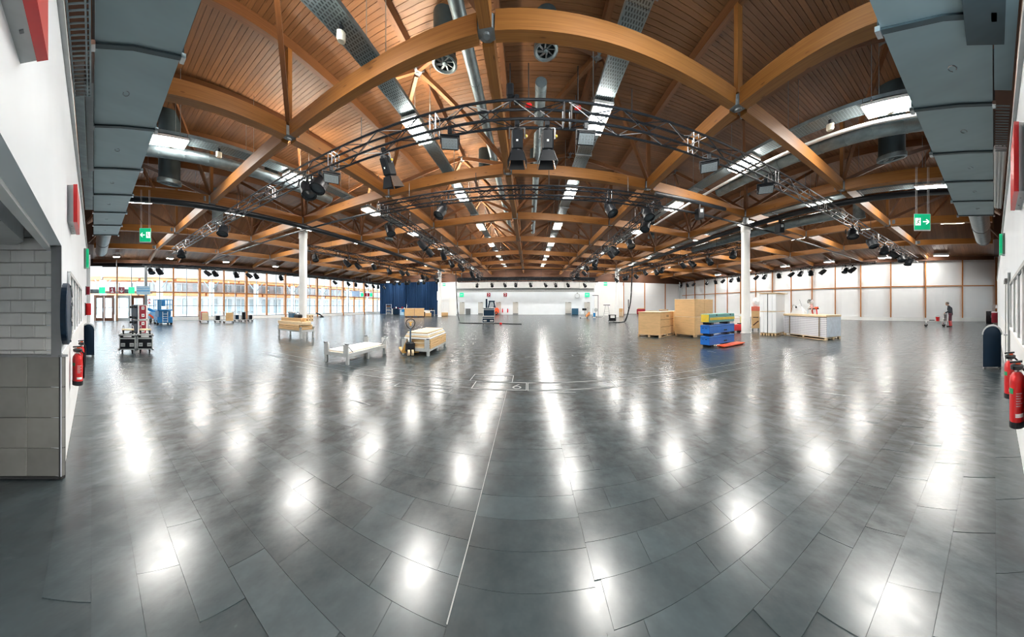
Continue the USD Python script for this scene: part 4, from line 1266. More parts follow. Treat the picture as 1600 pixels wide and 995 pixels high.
S = Spot(plan(239, 504), 0.3).thing("boom_lift", "light blue machine with folded arm standing left of the scissor lift", "lift")
S.obj("body", B(-0.3, 0.9, 0, 1.0, 0.35, 0.95), M("pale_blue", (0.18, 0.42, 0.68), 0.4))
S.obj("arm", MB().bar((-0.5, 0.3, 1.25), (0.8, 0.3, 0.8), 0.2, 0.24), BLUE)
S.obj("red_outrigger", MB().bar((-0.4, 0.0, 0.75), (0.5, -0.1, 0.10), 0.12, 0.16), ORANGE)
for x in (-0.2, 0.8):
    S.obj("wheel", MB().lathe([(0, -0.07), (0.2, -0.07), (0.2, 0.07), (0, 0.07)], 14, (x, 0.1, 0.2), "x"), RUBBER)

# ---- trolleys along the glazing
spec = [(320, 504, 0.85, PLY2, RED, "with a red box, standing by the glass wall, leftmost"), (341, 504, 0.6, None, BLACK, "nearly empty grey mesh, second from the left by the glass wall"), (358, 505, 0.9, PLY, None, "carrying an upright wooden board by the glass wall"),
        (371, 502.5, 0.55, None, DARKNAVY, "with a dark box, right of the wooden board trolley by the glass wall"), (381, 503, 0.5, BLACK, DARKNAVY, "loaded with black gear, second from the right by the glass wall"), (392, 502.5, 0.5, None, BLACK, "low and loaded with black boxes, rightmost by the glass wall")]
for u, v, w, c1, c2, lb in spec:
    S = Spot(plan(u, v), 0.2).thing("trolley", "equipment trolley " + lb, "trolley", "trolleys along the glass wall")
    S.obj("deck", B(-w / 2, w / 2, 0, 0.6, 0.16, 0.22), LIGHTGREY)
    for x in (-w / 2 + 0.06, w / 2 - 0.06):
        for y in (0.08, 0.52):
            S.obj("caster", caster(x, y, 0, 0.06), RUBBER)
        S.obj("frame", [B(x - 0.02, x + 0.02, 0.56, 0.6, 0.2, 1.0, 0.004), B(x - 0.02, x + 0.02, 0.0, 0.04, 0.2, 1.0, 0.004), B(x - 0.02, x + 0.02, 0, 0.6, 0.96, 1.0, 0.004)], LIGHTGREY)
    if c1 is not None:
        S.obj("board", B(-w * 0.30, w * 0.42, 0.1, 0.16, 0.22, 0.92), c1)
    if c2 is not None:
        S.obj("load", B(-w * 0.35, w * 0.35, 0.2, 0.5, 0.22, 0.62 if c2 is not RED else 0.98), c2)

# ---- steel stillages
def stillage(S, lx, ly, hz, deck, name, label, posts=True):
    """S at the front corner, x to the right, y to the left-back (mirrored)"""
    S.thing(name, label, "stillage")
    y = lambda q: q
    for x in (0.05, lx - 0.05):
        for q in (0.05, ly - 0.05):
            S.obj("leg", B(x - 0.04, x + 0.04, y(q) - 0.04, y(q) + 0.04, 0, deck, 0.006), LIGHTGREY)
    S.obj("frame_rail", B(0, lx, 0, 0.06, deck, deck + 0.10, 0.006), LIGHTGREY)
    S.obj("frame_rail", B(0, lx, ly - 0.06, ly, deck, deck + 0.10, 0.006), LIGHTGREY)
    S.obj("frame_rail", B(0, 0.06, 0, ly, deck, deck + 0.10, 0.006), LIGHTGREY)
    S.obj("frame_rail", B(lx - 0.06, lx, 0, ly, deck, deck + 0.10, 0.006), LIGHTGREY)
    S.obj("leg", B(lx * 0.5 - 0.03, lx * 0.5 + 0.03, 0.02, 0.08, 0.0, deck, 0.006), LIGHTGREY)
    for x in (0.0, lx):
        for q in (0.0, ly):
            sx = 0.05 if x == 0 else -0.05
            p = S.obj("end_post", B(min(x, x + sx), max(x, x + sx), min(q, q + (0.16 if q == 0 else -0.16)), max(q, q + (0.16 if q == 0 else -0.16)), deck, hz, 0.008), LIGHTGREY)
            S.obj("stacking_cup", B(min(x, x + sx) - 0.015, max(x, x + sx) + 0.015, (0 if q == 0 else q - 0.09), (0.09 if q == 0 else q), hz, hz + 0.035, 0.006), GREYMETAL, p)
    return S


def corner_r(c, l, r):
    """right-handed: x runs from the corner along l, y along r"""
    C, L_, R_ = plan(*c), plan(*l), plan(*r)
    return C, L_, R_


# empty stillage with white foam deck
S, lx, ly = corner((543.6, 571), (503, 565), (604, 552.6))
ly = ly * 0.97
stillage(S, lx, ly, 0.52, 0.20, "steel_stillage", "empty light grey steel stillage with a white deck, left of the pallet truck")
S.obj("deck_board", B(0.06, lx - 0.06, 0.06, ly - 0.06, 0.26, 0.30), PLY2)
S.obj("white_mat", B(0.10, lx - 0.10, 0.08, ly - 0.08, 0.30, 0.345), WHITE)
for x, q in ((0.05, 0.03), (lx - 0.05, 0.03)):
    S.obj("brace_rod", MB().tube([(x, q, 0.48), (x + (0.3 if x < 1 else -0.3), q, 0.24)], 0.012, 5), GREYMETAL)

# loaded stillage with the pallet truck in front
S, lx, ly = corner((670.5, 556.7), (627, 554), (697.5, 541))
stillage(S, lx, ly, 0.50, 0.13, "steel_stillage", "grey steel stillage loaded with wooden boards behind the yellow pallet truck")
for i in range(4):
    S.obj("plank", B(0.07, lx - 0.07, 0.07, ly - 0.07, 0.21 + 0.07 * i, 0.275 + 0.07 * i), PLY if i % 2 else PLY2)
for i in range(4):
    o = 0.03 * i
    S.obj("white_board", B(0.02 + o, lx - 0.1 - o, 0.0 + o, ly - 0.06 - o, 0.50 + 0.055 * i, 0.55 + 0.055 * i), WHITE if i % 2 == 0 else PLY2)
for i in range(4):
    S.obj("side_board", B(0.1, lx - 0.12, -0.012, 0.02, 0.2 + 0.075 * i, 0.268 + 0.075 * i), PLY)

# board stack stillage at the left column
S, lx, ly = corner((470.5, 529.5), (430.5, 524.5), (491.5, 527.3))
stillage(S, lx, ly, 0.50, 0.30, "steel_stillage", "grey steel stillage stacked high with pale wooden boards in front of the left column")
for i in range(4):
    S.obj("plank", B(0.06, lx - 0.05, 0.08, ly - 0.06, 0.40 + 0.06 * i, 0.452 + 0.06 * i), PLY2 if i % 2 else PLY)
S.obj("board_stack", B(0.03, lx - 0.25, -0.03, ly + 0.04, 0.63, 0.78), PLY2)
S.obj("board_stack", B(0.14, lx - 0.2, 0.2, ly - 0.1, 0.78, 0.94), PLY)
for i in range(3):
    S.obj("side_board", B(-0.02, 0.03, 0.14, ly - 0.12, 0.37 + 0.09 * i, 0.45 + 0.09 * i), PLY)
SB = S
for i, (x, z) in enumerate(((0.15, 0.0), (0.35, 0.0), (0.55, 0.0), (0.35, 0.165), (0.55, 0.165))):
    S = Spot(SB.p, ex=SB.ex).thing("cardboard_box", f"small printed cardboard box on the board stillage, {ORD[i]} of five from lower left", "box", "small boxes on the board stillage", 0.78 + z)
    S.obj("carton", B(lx * (0.25 + x), lx * (0.25 + x) + 0.16, 0.06, 0.2, 0.0, 0.16), PLY if i == 0 else PLY2)
    S.obj("printed_mark", B(lx * (0.25 + x) + 0.05, lx * (0.25 + x) + 0.11, 0.056, 0.062, 0.05, 0.11, 0.001), DARKWOOD)
S = Spot(SB.p, ex=SB.ex).thing("tool_box", "dark blue tool box with white lid standing on the board stack", "box", None, 0.94)
S.obj("body", B(0.22, 0.42, 0.9, 1.25, 0, 0.22), M("tool_blue", (0.03, 0.12, 0.22), 0.4))
S.obj("lid", B(0.21, 0.43, 0.89, 1.26, 0.22, 0.3), LIGHTGREY)
S = Spot(SB.p, ex=SB.ex).thing("tool_bag", "black soft tool bag lying on the board stack", "bag", None, 0.94)
S.obj("bag_body", B(0.22, 0.48, 0.42, 0.85, 0, 0.17, 0.05), BLACK)
S.obj("strap", MB().tube([(0.35, 0.5 + 0.3 * q, 0.16 + 0.12 * math.sin(PI * q)) for q in np.linspace(0, 1, 8)], 0.015, 5), BLACK)

# pallet truck
S = Spot(plan(642, 556.5), 0.15).thing("pallet_truck", "yellow hand pallet truck with a black loop handle, parked before the loaded stillage", "pallet truck")
YP = M("truck_yellow", (0.75, 0.42, 0.10), 0.45)
S.obj("pump_block", B(-0.14, 0.14, 0.05, 0.35, 0.10, 0.42, 0.04), BLACK)
S.obj("pump_cylinder", MB().lathe([(0, 0.1), (0.07, 0.1), (0.07, 0.5), (0.05, 0.52), (0, 0.52)], 12, (0, 0.16, 0)), CHROME)
for x in (-0.06, 0.06):
    w_ = S.obj("steer_wheel", MB().lathe([(0, -0.035), (0.1, -0.035), (0.1, 0.035), (0, 0.035)], 18, (x, 0.08, 0.1), "x"), PLY2)
    S.obj("wheel_hub", MB().lathe([(0, -0.04), (0.05, -0.04), (0.05, 0.04), (0, 0.04)], 12, (x, 0.08, 0.1), "x"), BLACK, w_)
S.obj("draw_bar", MB().tube([(0, 0.1, 0.35), (0, 0.08, 0.86)], 0.026, 10), M("bar_blue_grey", (0.05, 0.10, 0.15), 0.4))
S.obj("loop_handle", MB().tube([(0, 0.08, 0.84)] + [(0.155 * math.sin(q) * (0.55 + 0.45 * math.sin(q / 2)), 0.07, 0.985 - 0.15 * math.cos(q)) for q in np.linspace(0.15, 2 * PI - 0.15, 22)] + [(0, 0.08, 0.84)], 0.014, 6), BLACK)
S.obj("release_grip", [B(-0.03, 0.03, 0.05, 0.09, 0.92, 1.02), B(-0.06, 0.06, 0.05, 0.09, 1.02, 1.05)], YP)
S.obj("frame_plate", MB().add([(0.02, 0.2, 0.42), (0.12, 0.2, 0.42), (0.36, 0.3, 0.1), (0.28, 0.3, 0.07), (0.02, 0.26, 0.42), (0.12, 0.26, 0.42), (0.36, 0.36, 0.1), (0.28, 0.36, 0.07)],
      [(0, 1, 2), (0, 2, 3), (4, 6, 5), (4, 7, 6), (0, 5, 1), (0, 4, 5), (1, 6, 2), (1, 5, 6), (2, 7, 3), (2, 6, 7), (3, 4, 0), (3, 7, 4)]), YP)
S.obj("frame_plate", MB().add([(-0.02, 0.2, 0.42), (-0.12, 0.2, 0.42), (-0.26, 0.3, 0.1), (-0.18, 0.3, 0.07), (-0.02, 0.26, 0.42), (-0.12, 0.26, 0.42), (-0.26, 0.36, 0.1), (-0.18, 0.36, 0.07)],
      [(0, 2, 1), (0, 3, 2), (4, 5, 6), (4, 6, 7), (0, 1, 5), (0, 5, 4), (1, 2, 6), (1, 6, 5), (2, 3, 7), (2, 7, 6), (3, 0, 4), (3, 4, 7)]), YP)
for x in (-0.24, 0.16):
    S.obj("fork", B(x, x + 0.15, 0.3, 1.25, 0.045, 0.11), YP)

# ---- crates on pallets, right of the middle
def pallet(S, x0, x1, y0, y1, mat=PALLET):
    for i in range(3):
        yy = y0 + (y1 - y0 - 0.1) * i / 2
        S.obj("pallet_runner", B(x0, x1, yy, yy + 0.1, 0, 0.022, 0.003), mat)
        for q in range(3):
            xx = x0 + (x1 - x0 - 0.13) * q / 2
            S.obj("pallet_block", B(xx, xx + 0.13, yy, yy + 0.1, 0.022, 0.10, 0.003), mat)
    n = 5
    for q in range(n):
        xx = x0 + (x1 - x0) * q / n
        S.obj("pallet_board", B(xx, xx + (x1 - x0) / n - 0.02, y0, y1, 0.10, 0.125, 0.003), mat)


def crate(c, l, r, h, label, mat=PLY, bands=0, mark=None, lid=True):
    S, lx, ly = corner(c, l, r)
    S.thing("wooden_crate", label, "crate", "wooden crates on pallets")
    pallet(S, 0, lx, 0, ly, PALLET)
    S.obj("crate_body", B(0.02, lx - 0.02, 0.02, ly - 0.02, 0.125, h), mat)
    if lid:
        S.obj("crate_lid", B(0, lx, 0, ly, h, h + 0.035), PLY2)
    for i in range(bands):
        z = 0.125 + (h - 0.125) * (i + 1) / (bands + 1)
        S.obj("groove_strip", B(0.08, lx - 0.04, 0.008, 0.03, z, z + 0.022, 0.003), M("groove", (0.3, 0.17, 0.07), 0.7) if not stage.GetPrimAtPath("/World/Looks/groove") else "/World/Looks/groove")
    if mark:
        t = meshkit.text_mesh(mark, 0.075, 0.004, True)
        t.apply_transform(trimesh.transformations.rotation_matrix(PI / 2, (1, 0, 0)))
        t.apply_translation((lx * 0.45, 0.018, h - 0.22))
        S.obj("stencil_mark", t, BLACK)
    return S, lx, ly


crate((1032, 527.6), (1017, 523.6), (1053, 522.6), 1.20, "plywood crate with grooves and a stencil mark, leftmost of the crate group", PLY, 2, "N.25.")
crate((1056, 521.5), (1053, 519.5), (1078, 518.2), 1.20, "plywood crate with stencil mark between the leftmost crate and the tall crate stack", PLY, 2, "N.25.")
C0, L0, R0 = (1085.5, 527.4), (1072.6, 523), (1114, 523.5)
for i, (z, lb) in enumerate(((0.0, "big plywood crate at the bottom of the tall stack behind the blue boxes"), (1.0, "big plywood crate on top of the tall stack behind the blue boxes"))):
    S, lx, ly = corner(C0, L0, R0)
    S.thing("wooden_crate", lb, "crate", "wooden crates on pallets", z)
    z0 = 0.0
    if i == 0:
        for x in (0.02, lx - 0.22):
            for q in (0.02, ly - 0.14):
                S.obj("foot_block", B(x, x + 0.2, q, q + 0.12, 0, 0.10), PALLET)
        z0 = 0.10
    top = 1.0 if i == 0 else 0.86
    S.obj("crate_body", B(0.0, lx, 0.0, ly, z0, top - 0.02), PLY)
    for a0, a1 in ((0.03, lx * 0.5 - 0.01), (lx * 0.5 + 0.01, lx - 0.03)):
        S.obj("front_panel", B(a0, a1, -0.015, 0.02, z0 + 0.04, top - 0.05), PLY)
    S.obj("lid_edge", B(-0.015, lx + 0.015, -0.02, ly + 0.01, top - 0.03, top), PLY2)

# blue boxes, green box on top, orange forks beneath
CB, LB_, RB_ = (1108.5, 543.5), (1098.7, 541), (1147.5, 536.5)
zs = [(0.0, CASEBLUE, "bright blue transport box at the bottom of its stack, on the orange forks"), (0.415, CASEBLUE, "bright blue transport box in the middle of its stack, under the green box"), (0.83, None, "green and yellow striped transport box on top of the blue stack")]
TEAL = M("box_teal", (0.12, 0.34, 0.32), 0.5)
for i, (z, mt, lb) in enumerate(zs):
    S, lx, ly = corner(CB, LB_, RB_)
    S.thing("transport_box", lb, "box", "stacked transport boxes", z)
    for x in (0.12, lx * 0.72):
        S.obj("foot", B(x, x + 0.15, 0.02, ly - 0.02, 0, 0.085), BLACK if i != 1 else RUBBER)
    if i == 2:
        S.obj("box_body", B(0.02, lx, 0, ly, 0.085, 0.40), TEAL)
        S.obj("yellow_stripe", B(0.03, lx + 0.004, -0.006, 0.02, 0.17, 0.27, 0.003), YELLOW)
        S.obj("yellow_end", B(0.012, 0.03, 0.04, ly - 0.03, 0.10, 0.38, 0.003), YELLOW)
        for x in (lx * 0.25, lx * 0.8):
            S.obj("latch", B(x, x + 0.05, -0.012, 0.0, 0.33, 0.39, 0.003), BLACK)
    else:
        S.obj("box_body", B(0.0, lx, 0, ly, 0.085, 0.40), mt)
        S.obj("lid_seam", B(-0.004, lx + 0.004, -0.004, ly, 0.345, 0.355, 0.001), DARKNAVY)
        S.obj("printed_mark", B(lx * 0.55, lx * 0.68, -0.005, 0.0, 0.16, 0.21, 0.001), DARKNAVY)
        for q in (0.25, 0.6):
            S.obj("grip_slot", B(-0.006, 0.004, ly * q, ly * q + 0.09, 0.28, 0.30, 0.001), DARKNAVY)
S, lx, ly = corner(CB, LB_, RB_)
S.thing("pallet_truck", "orange pallet truck forks showing under the stacked blue boxes", "pallet truck")
for q in (-0.04, -0.26):
    S.obj("fork", B(0.35, lx + 0.12, q - 0.18, q, 0.02, 0.075), ORANGE)
    S.obj("fork_roller", MB().lathe([(0, -0.05), (0.035, -0.05), (0.035, 0.05), (0, 0.05)], 10, (lx + 0.02, q - 0.09, 0.035), "y"), RUBBER)
S, lx, ly = corner((1144, 520), (1141, 517.5), (1162, 518.6))
S.thing("tool_crate", "bright red plastic crate on black feet at the foot of the right column", "crate")
S.obj("crate_body", B(0, lx * 0.98, 0, 0.35, 0.10, 0.46), RED)
for x in (0.08, lx * 0.7):
    S.obj("foot", B(x, x + 0.12, 0.02, 0.33, 0, 0.10), BLACK)
    S.obj("latch", B(x, x + 0.12, 0.03, 0.3, 0.46, 0.52), BLACK)
S = Spot(plan(1151, 515.5)).thing("cardboard_box", "white carton with a yellow sheet behind the red crate at the right column", "box")
S.obj("carton", B(-0.2, 0.2, 0, 0.3, 0.0, 0.82), WHITE)
S.obj("yellow_sheet", B(0.22, 0.42, 0.0, 0.02, 0.45, 0.86, 0.003), M("pale_yellow", (0.85, 0.82, 0.45), 0.6))

# crate with a wrapped bundle, right of the right column
S = Spot(plan(1180.5, 517.5)).thing("display_case", "orange-printed wooden display case on short legs beside the white cabinets", "case")
S.obj("case_body", B(-0.24, 0.24, 0, 0.45, 0.18, 1.30), PLY)
S.obj("red_header", B(-0.25, 0.25, -0.012, 0.46, 1.22, 1.48), M("faded_red", (0.7, 0.16, 0.10), 0.6))
S.obj("printed_stroke", MB().bar((-0.14, -0.008, 0.36), (0.18, -0.008, 0.62), 0.01, 0.07), DARKWOOD)
S.obj("printed_line", B(-0.16, 0.18, -0.008, 0.0, 0.82, 0.86, 0.002), DARKWOOD)
for x in (-0.17, 0.17):
    S.obj("leg", B(x - 0.03, x + 0.03, 0.03, 0.09, 0, 0.18), BLACK)
S = Spot(plan(1180.5, 517.5)).thing("wrapped_bundle", "crumpled white plastic bundle lying on the orange display case", "bundle", None, 1.48)
m = trimesh.creation.icosphere(3, 1.0)
n_ = meshkit.fbm(m.vertices * 2.3, 3, 5)[:, None]
m.vertices = m.vertices * (0.75 + 0.5 * n_) * (0.22, 0.18, 0.30) + (0.02, 0.22, 0.24)
m.vertices[:, 2] = np.maximum(m.vertices[:, 2], 0)
S.obj("bundle", m, WHITE)

# white cabinets
WC = M("cabinet_white", (0.84, 0.86, 0.88), 0.35, var=0.02)
C0 = ((1213, 525), (1188, 523.6), (1226.5, 521.8))
S, lx, ly = corner(*C0)
for i, (f0, f1, lb) in enumerate(((0.0, 0.52, "wide white cabinet tower"), (0.545, 1.0, "narrow white cabinet tower"))):
    for lev, (z0, z1, w2) in enumerate(((0.14, 1.22, "lower unit"), (1.25, 2.13, "upper unit"))):
        S = corner(*C0)[0]
        y0, y1 = ly * f0, ly * f1
        S.thing("white_cabinet", f"{lb} on a pallet right of the right column, {w2}", "cabinet", "white cabinets on pallets", 0.0 if lev == 0 else z0)
        zz = 0.0 if lev == 0 else -z0
        if lev == 0:
            pallet(S, 0, lx, y0, y1, PALLET)
        S.obj("cabinet_body", B(0.01, lx, y0 + 0.01, y1 - 0.01, z0 + zz, z1 + zz, 0.006), WC)
        for g0, g1 in ((y0 + 0.02, (y0 + y1) / 2 - 0.004), ((y0 + y1) / 2 + 0.004, y1 - 0.02)):
            S.obj("cabinet_door", B(-0.012, 0.012, g0, g1, z0 + zz + 0.02, z1 + zz - 0.03, 0.004), WC)
        S.obj("top_edge", B(-0.01, lx, y0, y1, z1 + zz, z1 + zz + 0.025, 0.004), PLY2)
S = corner(*C0)[0].thing("cover_board", "long pale board lying across the tops of the white cabinets", "board", None, 2.16)
S.obj("board", B(-0.04, lx + 0.05, -0.15, ly + 0.08, 0, 0.045), PLY2)

# long perforated crate
PERFW = usdkit.material(stage, "/World/Looks/perforated_white", {"g": ("attribute", {"attribute": "st"}), "m": ("mapping", {"scale": (1.0, 1.0, 0.0)}), "v": ("voronoi_texture", {"dimensions": "2D", "scale": 12.0, "randomness": 0.0}), "r": ("rgb_ramp", {"ramp": [(0, (0.28, 0.28, 0.32)), (0.26, (0.32, 0.32, 0.36)), (0.34, (0.76, 0.76, 0.80)), (1, (0.80, 0.80, 0.84))]}),
                        "p": ("principled_bsdf", {"roughness": 0.5})}, [("g.vector", "m.vector"), ("m.vector", "v.vector"), ("v.distance", "r.fac"), ("r.color", "p.base_color")], surface="p.BSDF")
C, L_, R_ = plan(1224.5, 523.3), plan(1291.5, 532), plan(1306.5, 526.8)
S = Spot(C, ex=L_ - C)
lx = float(np.linalg.norm(L_ - C))
ly = 0.95
S.thing("long_crate", "long white perforated crate with two straps and a pale rim on a pallet", "crate")
pallet(S, 0, lx, 0, ly, PLY2)
pf = B(0.02, lx, 0.0, 0.03, 0.125, 1.02, 0.004)
S.obj("perforated_front", pf, PERFW, uv=np.array(pf.vertices)[:, [0, 2]])
S.obj("crate_body", B(0.02, lx + 0.0, 0.03, ly, 0.125, 1.02), WC)
S.obj("rim", B(0.0, lx + 0.02, -0.03, ly + 0.02, 1.02, 1.12), PLY2)
for x in (lx * 0.15, lx * 0.84):
    S.obj("strap", B(x, x + 0.06, -0.012, 0.0, 0.125, 1.02, 0.002), M("strap_brown", (0.25, 0.2, 0.14), 0.7) if not stage.GetPrimAtPath("/World/Looks/strap_brown") else "/World/Looks/strap_brown")
S.obj("pale_end", B(lx, lx + 0.012, 0.02, ly, 0.14, 1.06, 0.003), M("end_pale_blue", (0.70, 0.78, 0.88), 0.5))
SC = S
S = Spot(SC.p, ex=SC.ex).thing("white_sculpture", "white folded sail-like model lying on the long perforated crate", "model", None, 1.12)
v = [(0.2, 0.3, 0), (1.2, 0.3, 0), (1.1, 0.7, 0.0), (0.35, 0.7, 0), (0.45, 0.45, 0.42), (0.75, 0.5, 0.50), (1.05, 0.5, 0.2)]
S.obj("sail", trimesh.convex.convex_hull(np.array(v)), WC)
S.obj("spar", MB().tube([(0.1, 0.4, 0.04), (0.3, 0.4, 0.46), (0.5, 0.42, 0.40)], 0.012, 5), GREYMETAL)
S.obj("black_knob", MB().tm(trimesh.creation.icosphere(1, 0.05)).turn(to=(0.62, 0.33, 0.34)), BLACK)
S.obj("mast", MB().tube([(0.9, 0.5, 0.3), (0.7, 0.5, 0.72)], 0.01, 5), GREYMETAL)
S = Spot(SC.p, ex=SC.ex).thing("toy_cyclist", "red and white toy cyclist model with striped helmet standing on the long perforated crate", "model", None, 1.12)
hx = 1.55
h_ = trimesh.creation.icosphere(2, 0.14); h_.apply_scale((1.15, 0.9, 0.85)); h_.apply_translation((hx, 0.5, 0.60))
S.obj("helmet", h_, WHITE)
for i in range(3):
    S.obj("helmet_stripe", MB().tube([(hx - 0.13 + 0.09 * i + 0.02 * q, 0.5 - 0.135 * math.cos((q - 2) * 0.5), 0.54 + 0.045 * q) for q in range(5)], 0.016, 5), BLACK)
S.obj("torso", MB().tube([(hx, 0.5, 0.5), (hx + 0.08, 0.5, 0.34), (hx + 0.12, 0.5, 0.26)], [0.05, 0.08, 0.06], 8), M("pink_white", (0.8, 0.45, 0.42), 0.5))
S.obj("arm", MB().tube([(hx + 0.02, 0.45, 0.44), (hx - 0.06, 0.44, 0.34), (hx - 0.12, 0.44, 0.26)], 0.03, 6), WHITE)
for s in (0, 1):
    S.obj("leg", MB().tube([(hx + 0.12, 0.48 + 0.06 * s, 0.28), (hx + 0.02 + 0.1 * s, 0.48, 0.18), (hx + 0.06 + 0.12 * s, 0.48, 0.02)], 0.032, 6), RED if s else WHITE)
S.obj("bike_bar", MB().tube([(hx - 0.22, 0.5, 0.25), (hx + 0.55, 0.5, 0.27)], 0.026, 6), BLACK)
S.obj("saddle", B(hx + 0.28, hx + 0.5, 0.44, 0.56, 0.27, 0.36, 0.03), ORANGE)
S.obj("rear_stay", MB().tube([(hx + 0.4, 0.5, 0.28), (hx + 0.44, 0.5, 0.0)], 0.03, 6), RED)
S.obj("front_stay", MB().tube([(hx - 0.2, 0.5, 0.26), (hx - 0.25, 0.5, 0.0)], 0.02, 6), M("stay_pale_blue", (0.6, 0.78, 0.9), 0.4))

# board trolley by the panelled wall
S = Spot(plan(1366, 499), 0.0).thing("board_trolley", "square tan board leaning on a low dark trolley before the panelled wall", "trolley")
S.obj("board", B(-0.45, 0.45, 0.1, 0.16, 0.45, 1.35), PLY)
S.obj("back_frame", [B(-0.5, -0.46, 0.16, 0.22, 0.3, 1.25), B(0.5, 0.54, 0.16, 0.22, 0.3, 1.25), B(-0.35, 0.4, 0.16, 0.2, 1.36, 1.40)], GREYMETAL)
S.obj("base", B(-0.35, 0.35, 0, 0.6, 0.14, 0.32), BLACK)
S.obj("long_bar", MB().bar((-1.3, 0.1, 0.22), (1.3, 0.3, 0.42), 0.08, 0.06), DARKNAVY)
for x in (-0.25, 0.25):
    for y in (0.1, 0.5):
        S.obj("caster", caster(x, y, 0, 0.055), RUBBER)
S.obj("rest_foot", B(-1.32, -1.18, 0.02, 0.2, 0, 0.24), DARKNAVY)

# cleaning cart in front of the person
PC = plan(1484, 510.5)
S = Spot(plan(1476, 510.3)).thing("cleaning_cart", "white cleaning cart with black wheels pushed by the standing person", "cart")
S.obj("rear_frame", [B(-0.16, -0.12, 0, 0.04, 0.16, 1.0, 0.004), B(0.10, 0.14, 0, 0.04, 0.16, 1.0, 0.004), B(-0.16, 0.14, 0, 0.04, 0.98, 1.02, 0.004), B(-0.16, 0.14, 0, 0.04, 0.55, 0.59, 0.004)], WHITE)
S.obj("bag", B(-0.08, 0.10, 0.04, 0.3, 0.42, 0.92, 0.04), LIGHTGREY)
S.obj("side_bar", MB().tube([(-0.12, 0.1, 0.42), (-0.75, 0.1, 0.48), (-1.2, 0.12, 0.40)], 0.018, 6), WHITE)
S.obj("mop_head", B(-0.95, -0.6, 0.04, 0.18, 0.44, 0.50, 0.02), BLACK)
S.obj("front_post", MB().tube([(-1.12, 0.1, 0.42), (-1.14, 0.1, 0.16)], 0.02, 6), WHITE)
for x in (-0.06, -1.14):
    for y in (0.04, 0.3):
        S.obj("wheel", MB().lathe([(0, -0.03), (0.10, -0.03), (0.10, 0.03), (0, 0.03)], 16, (x, y, 0.10), "y"), RUBBER)
        S.obj("wheel_fork", B(x - 0.05, x + 0.05, y - 0.04, y + 0.04, 0.12, 0.30), CHROME)
S = Spot(plan(1476, 510.3)).thing("bucket", "bright red bucket hung on the bar of the cleaning cart", "bucket", None, 0.0)
S.obj("pail", MB().lathe([(0, 0.40), (0.10, 0.40), (0.135, 0.68), (0.145, 0.68), (0.145, 0.70), (0.12, 0.70), (0.09, 0.43), (0, 0.43)], 18, (-0.42, 0.1, 0)), RED, smooth=40)
S.obj("bail_handle", MB().tube([(-0.42 + 0.14 * math.cos(q), 0.1, 0.69 + 0.10 * math.sin(q)) for q in np.linspace(0, PI, 9)], 0.008, 5), CHROME)

# things in the far right corner
S = Spot(plan(1545.5, 505.5)).thing("cabinet", "tall black cabinet in the far right corner behind the rounded bin", "cabinet")
S.obj("body", B(-0.24, 0.22, 0, 0.5, 0, 1.05), BLACK)
S.obj("side_panel", B(-0.27, -0.24, 0, 0.5, 0, 1.06), LIGHTGREY)
S.obj("handle", B(0.12, 0.15, -0.02, 0.0, 0.5, 0.7, 0.004), CHROME)
S = Spot(plan(1554, 506.5)).thing("storage_trolley", "dark red trolley with a wire rack above it in the far right corner", "trolley")
S.obj("red_body", B(-0.24, 0.30, 0, 0.5, 0.12, 0.95), DARKRED)
S.obj("top_shelf", B(-0.26, 0.32, 0, 0.5, 0.95, 1.02), WHITE)
S.obj("wire_rack", [B(x - 0.012, x + 0.012, 0.1, 0.13, 1.02, 1.6, 0.002) for x in (-0.2, 0.0, 0.25)] + [B(-0.2, 0.25, 0.1, 0.13, z, z + 0.03, 0.002) for z in (1.3, 1.57)], LIGHTGREY)
S.obj("white_bottle", MB().lathe([(0, 1.33), (0.05, 1.33), (0.05, 1.5), (0.02, 1.54), (0, 1.54)], 10, (0.13, 0.2, 0)), WHITE)
for x in (-0.18, 0.24):
    S.obj("caster", caster(x, 0.1, 0, 0.05), RUBBER)

# ================================================================== columns
for k, j, lb in ((-2, 1, "round white column near the glass side, nearest the entrance"), (2, 1, "round white column near the panelled-wall side, nearest the entrance"), (-2, 5, "round white column at the far left in front of the blue curtain"), (2, 5, "round white column at the far right in front of the white partition")):
    S = Spot((ga(k), gd(j))).thing("column", lb, "column", "round white columns")
    S.obj("shaft", MB().lathe([(0, 0), (0.27, 0), (0.27, 0.06), (0.25, 0.08), (0.25, 5.6), (0, 5.6)], 28), WHITE, smooth=40)
    S.obj("capital", MB().lathe([(0, 5.6), (0.275, 5.6), (0.275, 5.95), (0.29, 5.96), (0.29, 6.02), (0, 6.02)], 28), WHITE, smooth=40)
    S.obj("steel_head", MB().lathe([(0, 6.02), (0.16, 6.02), (0.16, 6.45), (0, 6.45)], 16), GREYMETAL, smooth=40)
    S.obj("base_plate", MB().lathe([(0, 0.0), (0.31, 0.0), (0.31, 0.015), (0, 0.015)], 20), LIGHTGREY)

# ================================================================== the person
import manifold3d as m3


def ball_pts(p, r, n=2):
    return trimesh.creation.icosphere(n, r).vertices + np.array(p)


def bone(p, q, r0, r1, sy=1.0):
    a, b = ball_pts((0, 0, 0), r0), ball_pts((0, 0, 0), r1)
    a[:, 1] *= sy
    b[:, 1] *= sy
    return m3.Manifold.hull_points(np.vstack([a + np.array(p), b + np.array(q)]))


def fuse(bones, edge=0.02, it=8):
    m = m3.Manifold()
    for b in bones:
        m = m + b
    m = m.refine_to_length(edge).to_mesh()
    t = trimesh.Trimesh(np.array(m.vert_properties[:, :3]), np.array(m.tri_verts))
    trimesh.smoothing.filter_taubin(t, iterations=it)
    return t


